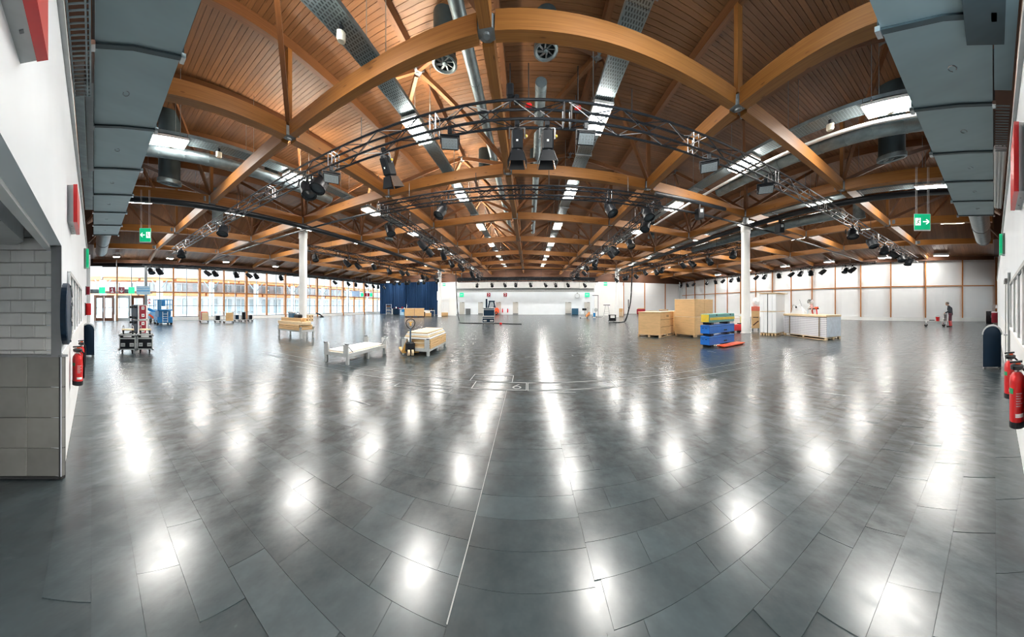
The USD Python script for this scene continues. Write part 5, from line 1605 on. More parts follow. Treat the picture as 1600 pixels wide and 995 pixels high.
S = Spot(PC).thing("person", "person in dark jacket and dark red trousers with red boots, bowed over a cart", "person")
J = dict(hl=(0.04, -0.09, 0.92), hr=(0.04, 0.09, 0.92), kl=(0.0, -0.11, 0.49), kr=(0.05, 0.10, 0.49), al=(0.03, -0.11, 0.09), ar=(0.10, 0.10, 0.09), tl=(-0.16, -0.12, 0.04), tr=(-0.09, 0.11, 0.04),
         pv=(0.05, 0, 0.98), ch=(0.0, 0, 1.30), nk=(-0.07, 0, 1.50), hd=(-0.155, 0, 1.635), sl=(-0.02, -0.19, 1.42), sr=(-0.02, 0.19, 1.42), el=(-0.04, -0.24, 1.14), er=(-0.04, 0.24, 1.14), wl=(-0.25, -0.18, 1.02), wr=(-0.25, 0.18, 1.02))
P = {k: np.array(v) for k, v in J.items()}
body = [bone(P["pv"], P["ch"], 0.12, 0.14, 1.15), bone(P["ch"], P["nk"], 0.13, 0.06), bone(P["nk"], P["hd"], 0.055, 0.06), bone(P["hd"] + (0, 0, 0.02), P["hd"] + (-0.015, 0, 0.05), 0.095, 0.095, 0.8), bone(P["hd"] + (-0.045, 0, -0.045), P["hd"] + (0, 0, 0), 0.052, 0.08, 0.8),
        bone(P["hd"] + (-0.105, 0, 0.0), P["hd"] + (-0.09, 0, 0.035), 0.017, 0.012)]
for s in (-1, 1):
    body.append(bone(P["hd"] + (0.01, s * 0.078, 0.0), P["hd"] + (0.015, s * 0.078, 0.035), 0.016, 0.018, 0.5))
for q in "lr":
    body += [bone(P["h" + q], P["k" + q], 0.085, 0.058), bone(P["k" + q], P["a" + q], 0.055, 0.038), bone(P["a" + q] - (0, 0, 0.03), P["t" + q], 0.04, 0.03), bone(P["pv"], P["h" + q], 0.1, 0.09),
             bone(P["ch"], P["s" + q], 0.1, 0.06), bone(P["s" + q], P["e" + q], 0.052, 0.04), bone(P["e" + q], P["w" + q], 0.038, 0.026)]
    w = P["w" + q]
    d_ = (w - P["e" + q]) / np.linalg.norm(w - P["e" + q])
    body.append(bone(w, w + d_ * 0.07, 0.028, 0.034, 1.2))
    sg_ = -1 if q == "l" else 1
    for i, L_ in enumerate((0.065, 0.075, 0.07, 0.055)):
        o = w + d_ * 0.075 + np.array((0, (i - 1.5) * 0.019, 0))
        m_ = o + d_ * L_ * 0.55 + np.array((0, 0, -0.012))
        body += [bone(o, m_, 0.0095, 0.009), bone(m_, m_ + np.array((0.0, 0, -L_ * 0.5)), 0.009, 0.008)]
    o = w + d_ * 0.03 + np.array((0, -sg_ * 0.03, 0))
    body += [bone(o, o + d_ * 0.04 + np.array((0, -sg_ * 0.02, -0.01)), 0.012, 0.010)]
SKIN = M("skin", (0.55, 0.33, 0.24), 0.5)
BODY = S.obj("body", fuse(body, 0.02, 6), SKIN, smooth=True)
for s in (-1, 1):
    S.obj("eye", MB().tm(trimesh.creation.icosphere(1, 0.011)).turn(to=P["hd"] + (-0.095, s * 0.032, 0.028)), WHITE, BODY)
S.obj("mouth", B(-0.255, -0.24, -0.02, 0.02, 1.592, 1.598, 0.002), DARKRED, BODY)
hair = trimesh.creation.icosphere(3, 0.108)
hair.vertices *= (1.0, 0.86, 0.98)
hair.vertices += P["hd"] + (0.012, 0, 0.055)
hair = trimesh.intersections.slice_mesh_plane(hair, (0.62, 0, 0.78), P["hd"] + (-0.02, 0, 0.03), cap=False)
S.obj("hair", hair, M("grey_hair", (0.10, 0.085, 0.07), 0.8), BODY, smooth=True)
jk = [bone(P["pv"] - (0, 0, 0.06), P["ch"], 0.145, 0.165, 1.12), bone(P["ch"], P["nk"] - (0, 0, 0.02), 0.155, 0.075)]
for q in "lr":
    jk += [bone(P["ch"], P["s" + q], 0.125, 0.078), bone(P["s" + q], P["e" + q], 0.072, 0.056), bone(P["e" + q], P["w" + q] * 0.94 + P["e" + q] * 0.06, 0.055, 0.042)]
S.obj("jacket", fuse(jk, 0.025, 6), M("jacket_dark", (0.015, 0.02, 0.03), 0.8), smooth=True)
S.obj("jacket_badge", B(-0.05, 0.0, -0.176, -0.165, 1.30, 1.34, 0.003), LIGHTGREY)
tr = []
for q in "lr":
    tr += [bone(P["pv"] - (0, 0, 0.02), P["h" + q], 0.125, 0.112), bone(P["h" + q], P["k" + q], 0.11, 0.078), bone(P["k" + q], P["k" + q] - (0, 0, 0.06), 0.078, 0.074)]
S.obj("trousers", fuse(tr, 0.025, 6), M("trousers_maroon", (0.09, 0.015, 0.03), 0.8), smooth=True)
bt = []
for q in "lr":
    bt += [bone(P["k" + q] - (0, 0, 0.06), P["a" + q], 0.079, 0.062)]
S.obj("gaiters", fuse(bt, 0.02, 5), RED, smooth=True)
sh = []
for q in "lr":
    sh += [bone(P["a" + q] - (0, 0, 0.03), P["t" + q] + (0, 0, 0.005), 0.055, 0.042)]
f_ = fuse(sh, 0.02, 4)
f_.vertices[:, 2] = np.maximum(f_.vertices[:, 2], 0.0)
S.obj("shoes", f_, BLACK, smooth=True)

# ================================================================== far end
DOORG = M("door_grey", (0.60, 0.59, 0.55), 0.6, var=0.03)
for i, (u, kind_) in enumerate(((722, 0), (751, 1), (779, 0), (805.5, 1), (888, 1), (917.5, 0))):
    w = 0.92
    a = row(u, WF - 0.05)
    D_ = thing("door_%d" % (4 + i), kind="structure")
    obj("door_leaf", gbox((a - w / 2, a, a + w / 2), (WF - 0.09, WF - 0.02), 0.02, 2.1), DOORG, D_)
    obj("door_closer", gbox((a, a + 0.35), (WF - 0.14, WF - 0.09), 2.02, 2.1), GREYTRIM, D_)
    obj("door_handle", gbox((a + w * 0.36, a + w * 0.42), (WF - 0.14, WF - 0.09), 0.98, 1.08), GREYTRIM, D_)
    obj("kick_plate", gbox((a - w / 2, a + w / 2), (WF - 0.10, WF - 0.085), 0.02, 0.22), GREYTRIM if kind_ else DOORG, D_)


def wall_sign(u, v, name, label, mat, w=0.85, h=0.85, d=WF - 0.06, mark=None, group=None):
    a = row(u, d)
    z = zat(u, v, a, d)
    t = thing(name, label, "sign", group)
    obj("panel", gbox((a - w / 2, a + w / 2), (d - 0.05, d), z - h / 2, z + h / 2), mat, t)
    if mark == "hook":
        m = MB().tube([(a - 0.1, d - 0.06, z - 0.2), (a + 0.12, d - 0.06, z + 0.02), (a + 0.05, d - 0.06, z + 0.22), (a - 0.15, d - 0.06, z + 0.15)], 0.05, 5)
        obj("white_symbol", m.bent(), WHITE, t)
    elif mark == "run":
        obj("white_symbol", MB().bar((a - 0.25, d - 0.055, z), (a + 0.2, d - 0.055, z), 0.02, 0.12).bent(), WHITE, t)
    return t


wall_sign(721.5, 460.5, "exit_sign", "glowing green exit sign on the far wall left of the red signs", GREENGLOW, 0.75, 0.7, mark="run", group="green exit signs on the far wall")
wall_sign(917.5, 460.5, "exit_sign", "glowing green exit sign on the far wall at the right end above a door", GREENGLOW, 0.75, 0.7, mark="run", group="green exit signs on the far wall")
wall_sign(763.5, 460.5, "fire_sign", "dark red square fire equipment sign on the far wall, above the forklift", DARKRED, 0.62, 0.62, mark="hook", group="red fire signs on the far wall")
wall_sign(789.5, 460.5, "fire_sign", "dark red square fire equipment sign on the far wall, right of the forklift", DARKRED, 0.62, 0.62, mark="hook", group="red fire signs on the far wall")
wall_sign(694, 444.5, "exit_sign", "small green exit sign above the left white partition", GREENGLOW, 0.5, 0.4, WF * 0.86 - 0.02, mark="run", group="green exit signs on the partitions")
wall_sign(946, 443.5, "exit_sign", "small green exit sign above the right white partition beside the far column", GREENGLOW, 0.5, 0.5, WF * 0.86 - 0.02, mark="run", group="green exit signs on the partitions")
a = row(902, WF - 0.06)
t = thing("wall_clock", "round pale clock outline on the far wall left of the right exit sign", "clock")
z = zat(902, 462, a, WF)
obj("face", MB().lathe([(0, 0), (0.38, 0), (0.38, 0.04), (0, 0.04)], 24, (a, WF - 0.1, z), "y").bent(), WHITEWALL, t)
obj("rim", MB().tube([(a + 0.38 * math.cos(q), WF - 0.12, z + 0.38 * math.sin(q)) for q in np.linspace(0, 2 * PI, 25)], 0.025, 5).bent(), LIGHTGREY, t)
obj("bracket", gbox((a - 0.08, a + 0.08), (WF - 0.14, WF - 0.02), z + 0.4, z + 0.5), GREYTRIM, t)
for u, lb in ((785.3, "small red fire extinguisher at the far wall, left one of two"), (793.2, "small red fire extinguisher at the far wall, right one of two")):
    a = row(u, WF - 0.15)
    t = thing("fire_extinguisher", lb, "fire extinguisher", "fire extinguishers at the far wall")
    obj("cylinder", MB().lathe([(0, 0.35), (0.09, 0.35), (0.1, 0.4), (0.1, 0.85), (0.04, 0.95), (0, 0.95)], 12, (a, WF - 0.14, 0)).bent(), RED, t)
    obj("valve", gbox((a - 0.06, a + 0.06), (WF - 0.18, WF - 0.1), 0.95, 1.05), BLACK, t)
    obj("wall_hook", gbox((a - 0.03, a + 0.03), (WF - 0.08, WF - 0.02), 0.6, 0.9), BLACK, t)
a = row(731.5, WF - 0.1)
t = thing("radiator", "grey ribbed radiator standing at the far wall between two doors", "radiator")
for i in range(9):
    obj("rib", gbox((a - 0.45 + 0.1 * i, a - 0.37 + 0.1 * i), (WF - 0.22, WF - 0.08), 0.08, 1.0), GREYMETAL, t)
obj("foot_bar", gbox((a - 0.45, a + 0.45), (WF - 0.18, WF - 0.12), 0.0, 0.1), GREYMETAL, t)

# blue curtain
CUR = thing("stage_curtain", "dark blue pleated stage curtain hanging across the far left corner", "curtain")
u_ = np.linspace(594.5, 684, 10)
for u0, u1 in zip(u_, u_[1:]):
    a0, a1 = row(u0, 44.0), row(u1, 44.0)
    n = 26
    xs = np.linspace(a0 - 0.06, a1 + 0.06, n)
    w_ = 0.10 * np.sin(np.linspace(0, 1, n) * 40 + u0) + 0.05 * np.sin(np.arange(n) * 0.7)
    mb = MB()
    vs, fs = [], []
    for i in range(n):
        for (dy, z) in ((0, 0.03), (0, 5.5), (0.04, 5.5), (0.04, 0.03)):
            vs.append((xs[i], 44.0 + w_[i] + dy, z))
    for i in range(n - 1):
        for q in range(4):
            x, y = 4 * i + q, 4 * i + (q + 1) % 4
            fs += [(x, y, y + 4), (x, y + 4, x + 4)]
    fs += [(0, 2, 1), (0, 3, 2), (4 * n - 4, 4 * n - 3, 4 * n - 2), (4 * n - 4, 4 * n - 2, 4 * n - 1)]
    obj("curtain_panel", mb.add(vs, fs).bent(), NAVY, CUR, smooth=60)
obj("curtain_rail", MB().tube([(row(x, 44.0), 44.0, 5.55) for x in np.linspace(594, 685, 12)], 0.05, 6).bent(), BLACK, CUR)

# goods in front of the curtain
S = Spot(plan(607.5, 491.5)).thing("wire_shelf", "grey wire shelf rack with small items at the left foot of the blue curtain", "shelf")
for x in (-0.45, 0.45):
    S.obj("upright", [B(x - 0.04, x + 0.04, 0, 0.06, 0, 1.75), B(x - 0.04, x + 0.04, 0.5, 0.56, 0, 1.75)], LIGHTGREY)
for z in (0.12, 0.65, 1.2, 1.7):
    S.obj("shelf_board", B(-0.47, 0.47, 0, 0.56, z, z + 0.05), LIGHTGREY)
    if z < 1.6:
        S.obj("shelf_load", B(-0.35, 0.25, 0.05, 0.5, z + 0.05, z + 0.35), DARKWOOD if z > 1 else GREYMETAL)
S = Spot(plan(624, 491.4)).thing("work_table", "long white table covered with small white parts before the blue curtain", "table")
S.obj("table_top", B(-1.3, 1.3, 0, 0.8, 0.92, 1.0), WHITE)
S.obj("white_side", B(-1.3, -0.5, 0.02, 0.7, 0.05, 0.92), WHITE)
for x in (-1.2, 1.2):
    S.obj("leg", B(x - 0.05, x + 0.05, 0.02, 0.75, 0, 0.92), LIGHTGREY)
for i in range(6):
    S.obj("small_part", B(-1.0 + 0.35 * i, -0.8 + 0.35 * i, 0.2, 0.5, 1.0, 1.08 + 0.12 * ((i * 5) % 3)), WHITE if i % 2 else DARKRED)
S.obj("lamp_arm", MB().tube([(1.25, 0.4, 1.0), (1.3, 0.4, 1.5), (1.22, 0.4, 1.75)], 0.03, 5), WHITE)
S = Spot(plan(618.5, 491.8)).thing("dark_chest", "dark blue-black chest standing before the white table at the curtain", "chest")
S.obj("body", B(-0.48, 0.48, 0, 0.6, 0.06, 0.95), DARKNAVY)
S.obj("lid", B(-0.5, 0.5, -0.02, 0.62, 0.95, 1.02), DARKNAVY)
S.obj("castor_bar", B(-0.4, 0.4, 0.05, 0.55, 0.0, 0.06), RUBBER)
S = Spot(plan(628.5, 492.2)).thing("blue_bin", "pale blue plastic bin with dark lid beside the dark chest at the curtain", "bin")
S.obj("body", B(-0.38, 0.30, 0, 0.6, 0.0, 0.85), M("bin_pale_blue", (0.42, 0.62, 0.78), 0.5))
S.obj("dark_lid", B(-0.1, 0.34, -0.02, 0.62, 0.5, 0.9), BLUE)
S = Spot(plan(647.5, 495.5)).thing("wooden_crate", "long plywood crate on a dark pallet before the blue curtain", "crate", "wooden crates on pallets")
for x in (-1.28, 0.02):
    S.obj("crate_panel", B(x, x + 1.27, 0, 1.0, 0.16, 1.12), PLY)
S.obj("crate_lid", B(-1.32, 1.32, -0.02, 1.02, 1.12, 1.17), PLY2)
for x in (-1.2, -0.4, 0.4, 1.1):
    S.obj("pallet_block", B(x, x + 0.22, 0, 1.0, 0.0, 0.16), DARKWOOD)
S.obj("pump_handle", B(1.3, 1.42, 0.2, 0.3, 0.1, 0.7), BLACK)
for u, v, w, h, lb in ((669, 494.6, 0.9, 0.45, "low pale plywood box left of the far left column"), (694, 494.2, 1.1, 0.5, "low pale plywood box right of the far left column at the partition")):
    S = Spot(plan(u, v)).thing("wooden_box", lb, "box", "low plywood boxes at the far left column")
    S.obj("box_body", B(-w / 2, w / 2, 0, 0.7, 0.08, h), PLY)
    S.obj("lid", B(-w / 2 - 0.02, w / 2 + 0.02, -0.02, 0.72, h, h + 0.05), PLY2)
    S.obj("runner", B(-w / 2, w / 2, 0.1, 0.6, 0, 0.08), PALLET)
S = Spot(plan(671, 493.6)).thing("white_table", "white table with black equipment left of the far left column", "table")
S.obj("top", B(-0.9, 0.8, 0, 0.7, 0.75, 0.82), WHITE)
S.obj("apron", B(-0.88, 0.1, 0.02, 0.05, 0.4, 0.75), WHITE)
for x in (-0.85, 0.75):
    S.obj("leg", B(x - 0.04, x + 0.04, 0, 0.66, 0, 0.75), LIGHTGREY)
for x in (0.1, 0.5):
    S.obj("black_device", B(x - 0.12, x + 0.12, 0.1, 0.5, 0.82, 1.12), BLACK)
a = row(692.5, WF * 0.86)
t = thing("door_10", kind="structure")
z0 = WF * 0.86
for s in (-1, 1):
    obj("door_leaf", gbox((a + (0.02 if s > 0 else -0.92), a + (0.92 if s > 0 else -0.02)), (z0 - 0.06, z0), 0.02, 2.1), WALLPANEL[0], t)
obj("hatch_panel", gbox((a - 1.0, a + 1.0), (z0 - 0.06, z0), 2.3, 3.7), WALLPANEL[2], t)

# forklift
S = Spot(plan(770, 491.8)).thing("forklift", "orange and dark grey forklift truck parked at the far wall behind the stacked flight cases", "forklift")
for y in (0.2, 0.85):
    S.obj("mast_rail", B(-1.3, -1.0, y, y + 0.14, 0.05, 2.62), DARKNAVY)
for z in (0.4, 1.5, 2.5):
    S.obj("mast_crossbar", B(-1.22, -1.06, 0.2, 1.0, z, z + 0.1), DARKNAVY)
for y in (0.3, 0.75):
    S.obj("fork", B(-2.1, -1.2, y, y + 0.14, 0.05, 0.11), GREYMETAL)
S.obj("chassis", B(-1.0, 0.75, 0.1, 1.1, 0.3, 0.85, 0.06), DARKNAVY)
S.obj("counterweight", MB().tm(trimesh.convex.convex_hull(np.array([(0.25, y, z) for y in (0.05, 1.15) for z in (0.25, 1.2)] + [(1.15, y, z) for y in (0.15, 1.05) for z in (0.3, 0.85)] + [(0.9, y, 1.15) for y in (0.15, 1.05)]))), ORANGE)
for q in ((-0.92, 0.9, -0.55, 2.2), (0.45, 1.1, 0.15, 2.2)):
    for y in (0.15, 0.98):
        S.obj("cab_pillar", MB().bar((q[0], y, q[1]), (q[2], y, q[3]), 0.2, 0.2), DARKNAVY)
S.obj("cab_roof", B(-0.75, 0.35, 0.1, 1.05, 2.12, 2.32, 0.04), DARKNAVY)
S.obj("seat", [B(-0.2, 0.25, 0.35, 0.85, 0.85, 1.0, 0.03), B(0.15, 0.28, 0.35, 0.85, 1.0, 1.5, 0.03)], BLACK)
S.obj("steering_column", MB().tube([(-0.7, 0.6, 0.85), (-0.48, 0.6, 1.3)], 0.03, 6), BLACK)
for x, r in ((-0.72, 0.33), (0.62, 0.27)):
    for y in (0.12, 1.08):
        w_ = S.obj("wheel", MB().lathe([(0, -0.1), (r * 0.9, -0.1), (r, -0.06), (r, 0.06), (r * 0.9, 0.1), (0, 0.1)], 18, (x, y, r), "y"), RUBBER)
        S.obj("wheel_hub", MB().lathe([(0, -0.11), (r * 0.5, -0.11), (r * 0.5, 0.11), (0, 0.11)], 12, (x, y, r), "y"), ORANGE, w_)

# stacked flight cases in the middle
S = Spot(plan(763, 507))
flight_case(S, 1.10, 0.7, 0.66, DARKNAVY, 0, True, "wide dark flight case with silver edges in the middle of the hall, lower of two", group="two stacked flight cases in the middle")
S = Spot(plan(763.5, 507) + np.array((0.03, 0.05)))
flight_case(S, 1.02, 0.6, 0.66, DARKNAVY, 0.68, False, "wide dark flight case with silver edges in the middle, on top of the other", front_handles=False, group="two stacked flight cases in the middle")


def cable(label, pts, r, mat=BLACK, smooth_n=6):
    t = thing("cable", label, "cable")
    p = np.array(pts, float)
    from scipy.interpolate import PchipInterpolator
    s = np.concatenate([[0], np.cumsum(np.linalg.norm(np.diff(p, axis=0), axis=1))])
    q = np.linspace(0, s[-1], len(p) * smooth_n)
    P_ = np.column_stack([PchipInterpolator(s, p[:, i])(q) for i in range(3)])
    obj("sheath", MB().tube(P_, r, 6).bent(), mat, t, smooth=True)
    return t


fl = lambda u, v, z=0.02: (*plan(u, v), z)
A0 = plan_r(712, 31.0)
cable("thin dark cable hanging from the rig by the left partition and crossing the floor", [(*A0, 5.3), (*plan_r(713.5, 29.5), 2.6), (*plan_r(716, 27.5), 0.5), fl(718, 502.5), fl(722, 505), fl(735, 505.2), fl(752, 505.3), fl(776, 505.4), fl(800, 506.4), fl(815, 506.6)], 0.045)
cable("bundle of black cables hanging from the roof to the floor right of the far column", [(*plan_r(988, 27), 5.4), (*plan_r(987, 27), 3.6), (*plan_r(985, 26.5), 1.8), (*plan_r(980, 26), 0.6), fl(976, 503, 0.05), fl(968, 504), fl(958, 503.5)], 0.06)
cable("second black cable bundle hanging behind the first one right of the far column", [(*plan_r(982, 31), 2.2), (*plan_r(982, 31), 1.3), (*plan_r(980, 30), 0.5), fl(977, 499.5, 0.04), fl(972, 503.5), fl(962, 504.2)], 0.05)
t = thing("cable_bracket", "red clamp lying on the floor cable right of the middle flight cases", "clamp")
P_ = bend([(*plan(782.5, 507), 0)])[0]
obj("clamp_body", B(P_[0] - 0.10, P_[0] + 0.10, P_[1] - 0.06, P_[1] + 0.06, 0.0, 0.16, 0.03), RED, t)

# goods on the right of the far wall
S = Spot(plan(898.5, 491.8)).thing("blue_chest", "square dark blue chest at the far wall between two doors", "chest")
S.obj("body", B(-0.5, 0.5, 0, 0.7, 0.05, 1.0), M("chest_blue", (0.02, 0.10, 0.18), 0.5))
S.obj("lid", B(-0.51, 0.51, -0.01, 0.71, 1.0, 1.06), M("chest_lid", (0.03, 0.13, 0.22), 0.5))
S.obj("base_runner", B(-0.45, 0.45, 0.05, 0.65, 0, 0.05), RUBBER)
S = Spot(plan(914, 497.3)).thing("tool_cart", "small cart with grey frame, orange tool and black box near the far wall", "cart")
S.obj("frame", [B(-0.58, -0.54, 0, 0.04, 0.1, 0.75), B(-0.58, 0.1, 0, 0.04, 0.5, 0.54), B(-0.58, 0.3, 0, 0.5, 0.1, 0.15)], LIGHTGREY)
S.obj("black_box", B(-0.3, 0.18, 0.05, 0.4, 0.95, 1.2), BLACK)
S.obj("box_stand", B(-0.1, 0.0, 0.15, 0.25, 0.15, 0.95), LIGHTGREY)
S.obj("orange_tool", MB().tube([(0.15, 0.1, 0.2), (0.35, 0.1, 0.45), (0.5, 0.1, 0.75)], [0.12, 0.17, 0.1], 8), M("tool_orange", (0.75, 0.30, 0.10), 0.5))
S.obj("pole", MB().tube([(0.32, 0.05, 0.0), (0.30, 0.05, 1.35)], 0.025, 6), GREYMETAL)
for x in (-0.5, 0.25):
    S.obj("wheel", MB().lathe([(0, -0.03), (0.08, -0.03), (0.08, 0.03), (0, 0.03)], 12, (x, 0.1, 0.08), "y"), RUBBER)
S = Spot(plan(928.5, 496.3)).thing("sack_truck", "small blue upright hand truck left of the right partition", "hand truck")
S.obj("rails", [B(-0.16, -0.11, 0, 0.05, 0.05, 1.2), B(0.11, 0.16, 0, 0.05, 0.05, 1.2)], LIGHTGREY)
S.obj("blue_load", B(-0.15, 0.18, 0.02, 0.3, 0.12, 0.6), BLUE)
S.obj("toe_plate", B(-0.2, 0.2, -0.25, 0.05, 0.0, 0.03), LIGHTGREY)
for x in (-0.2, 0.2):
    S.obj("wheel", MB().lathe([(0, -0.03), (0.1, -0.03), (0.1, 0.03), (0, 0.03)], 12, (x, 0.1, 0.1), "x"), RUBBER)
S = Spot(plan(948, 495.5)).thing("stepladder", "light metal stepladder standing before the right white partition", "ladder")
for x in (-0.28, 0.28):
    S.obj("front_stile", MB().bar((x * 1.4, 0.0, 0.0), (x * 0.6, 0.35, 1.55), 0.06, 0.03), LIGHTGREY)
    S.obj("rear_stile", MB().bar((x * 1.4, 0.8, 0.0), (x * 0.6, 0.4, 1.55), 0.05, 0.03), LIGHTGREY)
for i in range(5):
    q = (i + 0.7) / 5.5
    S.obj("tread", B(-0.36 + 0.2 * q, 0.36 - 0.2 * q, 0.35 * q - 0.03, 0.35 * q + 0.08, 1.55 * q, 1.55 * q + 0.03), LIGHTGREY)
S.obj("top_cap", B(-0.42, 0.42, 0.28, 0.48, 1.55, 1.62), BLACK)
S = Spot(plan(930, 495.5)).thing("goalpost_stand", "thin dark right-angled pipe stand before the right white partition", "stand")
S.obj("upright", MB().tube([(0.35, 0, 0), (0.35, 0, 2.85)], 0.035, 6), GREYTRIM)
S.obj("top_arm", MB().tube([(-0.35, 0, 2.85), (0.4, 0, 2.85)], 0.05, 6), GREYTRIM)
S.obj("hand_wheel", MB().lathe([(0, -0.04), (0.25, -0.04), (0.25, 0.04), (0, 0.04)], 14, (0.1, -0.05, 0.95), "y"), LIGHTGREY)
S.obj("base", B(0.15, 0.8, -0.2, 0.2, 0, 0.05), GREYTRIM)
S = Spot(plan(956.5, 502.5)).thing("amplifier_rack", "black amplifier rack with white panel on the floor before the far right column", "rack")
S.obj("cabinet", B(-0.36, 0.36, 0, 0.5, 0.06, 0.66), BLACK)
S.obj("front_panel", B(-0.16, 0.24, -0.012, 0.02, 0.35, 0.6), WHITE)
S.obj("handle_bar", B(-0.38, -0.3, -0.02, 0.02, 0.12, 0.62), LIGHTGREY)
for x in (-0.26, 0.26):
    S.obj("foot", B(x - 0.06, x + 0.06, 0.05, 0.45, 0, 0.06), LIGHTGREY)
S = Spot(plan(968.5, 494.8)).thing("wooden_crate", "small two-part plywood crate on a pallet right of the far right column", "crate", "wooden crates on pallets")
pallet(S, -0.45, 0.45, 0, 0.7)
S.obj("lower_crate", B(-0.4, 0.42, 0.0, 0.68, 0.125, 0.62), PLY2)
S.obj("upper_crate", B(-0.4, 0.42, 0.0, 0.68, 0.64, 1.12), PLY)
S = Spot(plan(1002, 491.6)).thing("red_machine", "dark red machine under a pale cover at the far right wall", "machine")
S.obj("body", B(-0.75, 0.68, 0, 0.9, 0.05, 0.95, 0.1), DARKRED)
S.obj("pale_cover", B(-0.6, 0.5, 0.05, 0.85, 0.95, 1.12, 0.04), PLY2)
S.obj("front_grille", B(-0.45, 0.3, -0.02, 0.02, 0.25, 0.6), RED)
for x in (-0.5, 0.5):
    S.obj("foot", B(x - 0.1, x + 0.1, 0.1, 0.8, 0, 0.06), RUBBER)
for u, w, h, lb in ((1018, 1.9, 0.62, "long low pale wooden box at the far right wall, beside the red machine"), (1037, 1.5, 0.85, "pale wooden box with a dark lid mark at the far right corner")):
    S = Spot(plan(u, 491.8)).thing("wooden_box", lb, "box", "pale boxes at the far right wall")
    S.obj("box_body", B(-w / 2, w / 2, 0, 0.7, 0.06, h), M("box_pale_pink", (0.62, 0.44, 0.33), 0.6) if not stage.GetPrimAtPath("/World/Looks/box_pale_pink") else "/World/Looks/box_pale_pink")
    S.obj("lid", B(-w / 2 - 0.02, w / 2 + 0.02, -0.02, 0.72, h, h + 0.06), PLY2)
    S.obj("runner", B(-w / 2, w / 2, 0.1, 0.6, 0, 0.06), RUBBER)
S = Spot(plan(1061, 492.5)).thing("electrical_cabinet", "grey electrical cabinet on the far right wall behind the crates", "cabinet")
S.obj("body", B(-0.42, 0.42, 0.0, 0.4, 0.0, 2.1), M("cabinet_grey", (0.42, 0.45, 0.44), 0.5))
S.obj("door", B(-0.39, 0.39, -0.02, 0.0, 0.06, 2.04), M("cabinet_door_grey", (0.46, 0.49, 0.48), 0.5))
S.obj("conduit", MB().tube([(0.1, 0.2, 2.1), (0.1, 0.2, 5.2)], 0.05, 6), GREYMETAL)

# low dark boom stand by the glazing right of the left column
S = Spot(plan(501, 495.5)).thing("boom_stand", "low black boom stand on the floor before the glass wall, right of the left column", "stand")
S.obj("boom", MB().tube([(-0.6, 0, 0.55), (-0.1, 0, 0.35), (0.25, 0, 0.1)], [0.10, 0.09, 0.07], 7), BLACK)
S.obj("foot", B(-0.15, 0.4, -0.15, 0.15, 0, 0.12), BLACK)

# ================================================================== signs
def lit_box(u, v, r, w, h, name, label, mat, mark=None, group=None, depth=0.1, wires=0.0, side=None):
    S = Spot(plan_r(u, r))
    z = EYE + (477 - v) / F * r
    S.thing(name, label, "sign", group, z)
    S.obj("housing", B(-w / 2, w / 2, 0.0, depth, -h / 2, h / 2, 0.01), WHITE)
    S.obj("face_panel", B(-w / 2 + 0.012, w / 2 - 0.012, -0.012, 0.004, -h / 2 + 0.012, h / 2 - 0.012, 0.003), mat)
    y0, y1 = -0.018, -0.011
    if mark and mark[0] in "<>":
        s = -1 if mark[0] == "<" else 1
        k = w / 0.5
        S.obj("arrow", [MB().bar((s * 0.02 * k, -0.014, 0), (s * 0.19 * k, -0.014, 0), 0.008, 0.035 * k), MB().bar((s * 0.20 * k, -0.014, 0.005), (s * 0.12 * k, -0.014, 0.085 * k), 0.008, 0.035 * k), MB().bar((s * 0.20 * k, -0.014, -0.005), (s * 0.12 * k, -0.014, -0.085 * k), 0.008, 0.035 * k)], WHITELIT)
        dp = S.obj("door_symbol", B(*(sorted((-s * 0.21 * k, -s * 0.04 * k))), y0, y1, -0.13 * k, 0.13 * k, 0.001), WHITELIT)
        cx_ = -s * 0.12 * k
        man = [MB().bar((cx_ - 0.01 * k, -0.02, -0.02 * k), (cx_ + s * 0.015 * k, -0.02, 0.06 * k), 0.006, 0.03 * k), MB().bar((cx_, -0.02, -0.02 * k), (cx_ + s * 0.05 * k, -0.02, -0.06 * k), 0.006, 0.02 * k), MB().bar((cx_, -0.02, -0.02 * k), (cx_ - s * 0.05 * k, -0.02, -0.09 * k), 0.006, 0.02 * k),
               MB().bar((cx_ + s * 0.01 * k, -0.02, 0.05 * k), (cx_ + s * 0.06 * k, -0.02, 0.03 * k), 0.006, 0.016 * k), MB().lathe([(0, -0.004), (0.018 * k, -0.004), (0.018 * k, 0.004), (0, 0.004)], 10, (cx_ + s * 0.025 * k, -0.02, 0.095 * k), "y")]
        S.obj("running_figure", man, GREEN, dp)
    elif mark == "down":
        S.obj("arrow", [MB().bar((0, -0.014, h * 0.3), (0, -0.014, -h * 0.3), 0.008, w * 0.1, up=(1.0, 0, 0)), MB().bar((0, -0.014, -h * 0.32), (-w * 0.28, -0.014, -h * 0.02), 0.008, w * 0.1), MB().bar((0, -0.014, -h * 0.32), (w * 0.28, -0.014, -h * 0.02), 0.008, w * 0.1)], WHITE)
    elif mark:
        t = meshkit.text_mesh(mark, h * 0.62, 0.004, True)
        t.apply_transform(trimesh.transformations.rotation_matrix(PI / 2, (1, 0, 0)))
        t.apply_translation((-t.bounds[:, 0].mean(), -0.014 - t.bounds[0, 1] - 0.004, -t.bounds[:, 2].mean()))
        S.obj("numeral", t, WHITE)
    if wires:
        for x in (-w * 0.35, w * 0.35):
            for o in (-0.02, 0.02):
                S.obj("suspension_wire", MB().tube([(x + o, depth / 2, h / 2), (x + o, depth / 2, wires - z)], 0.006, 4), LIGHTGREY)
    return S


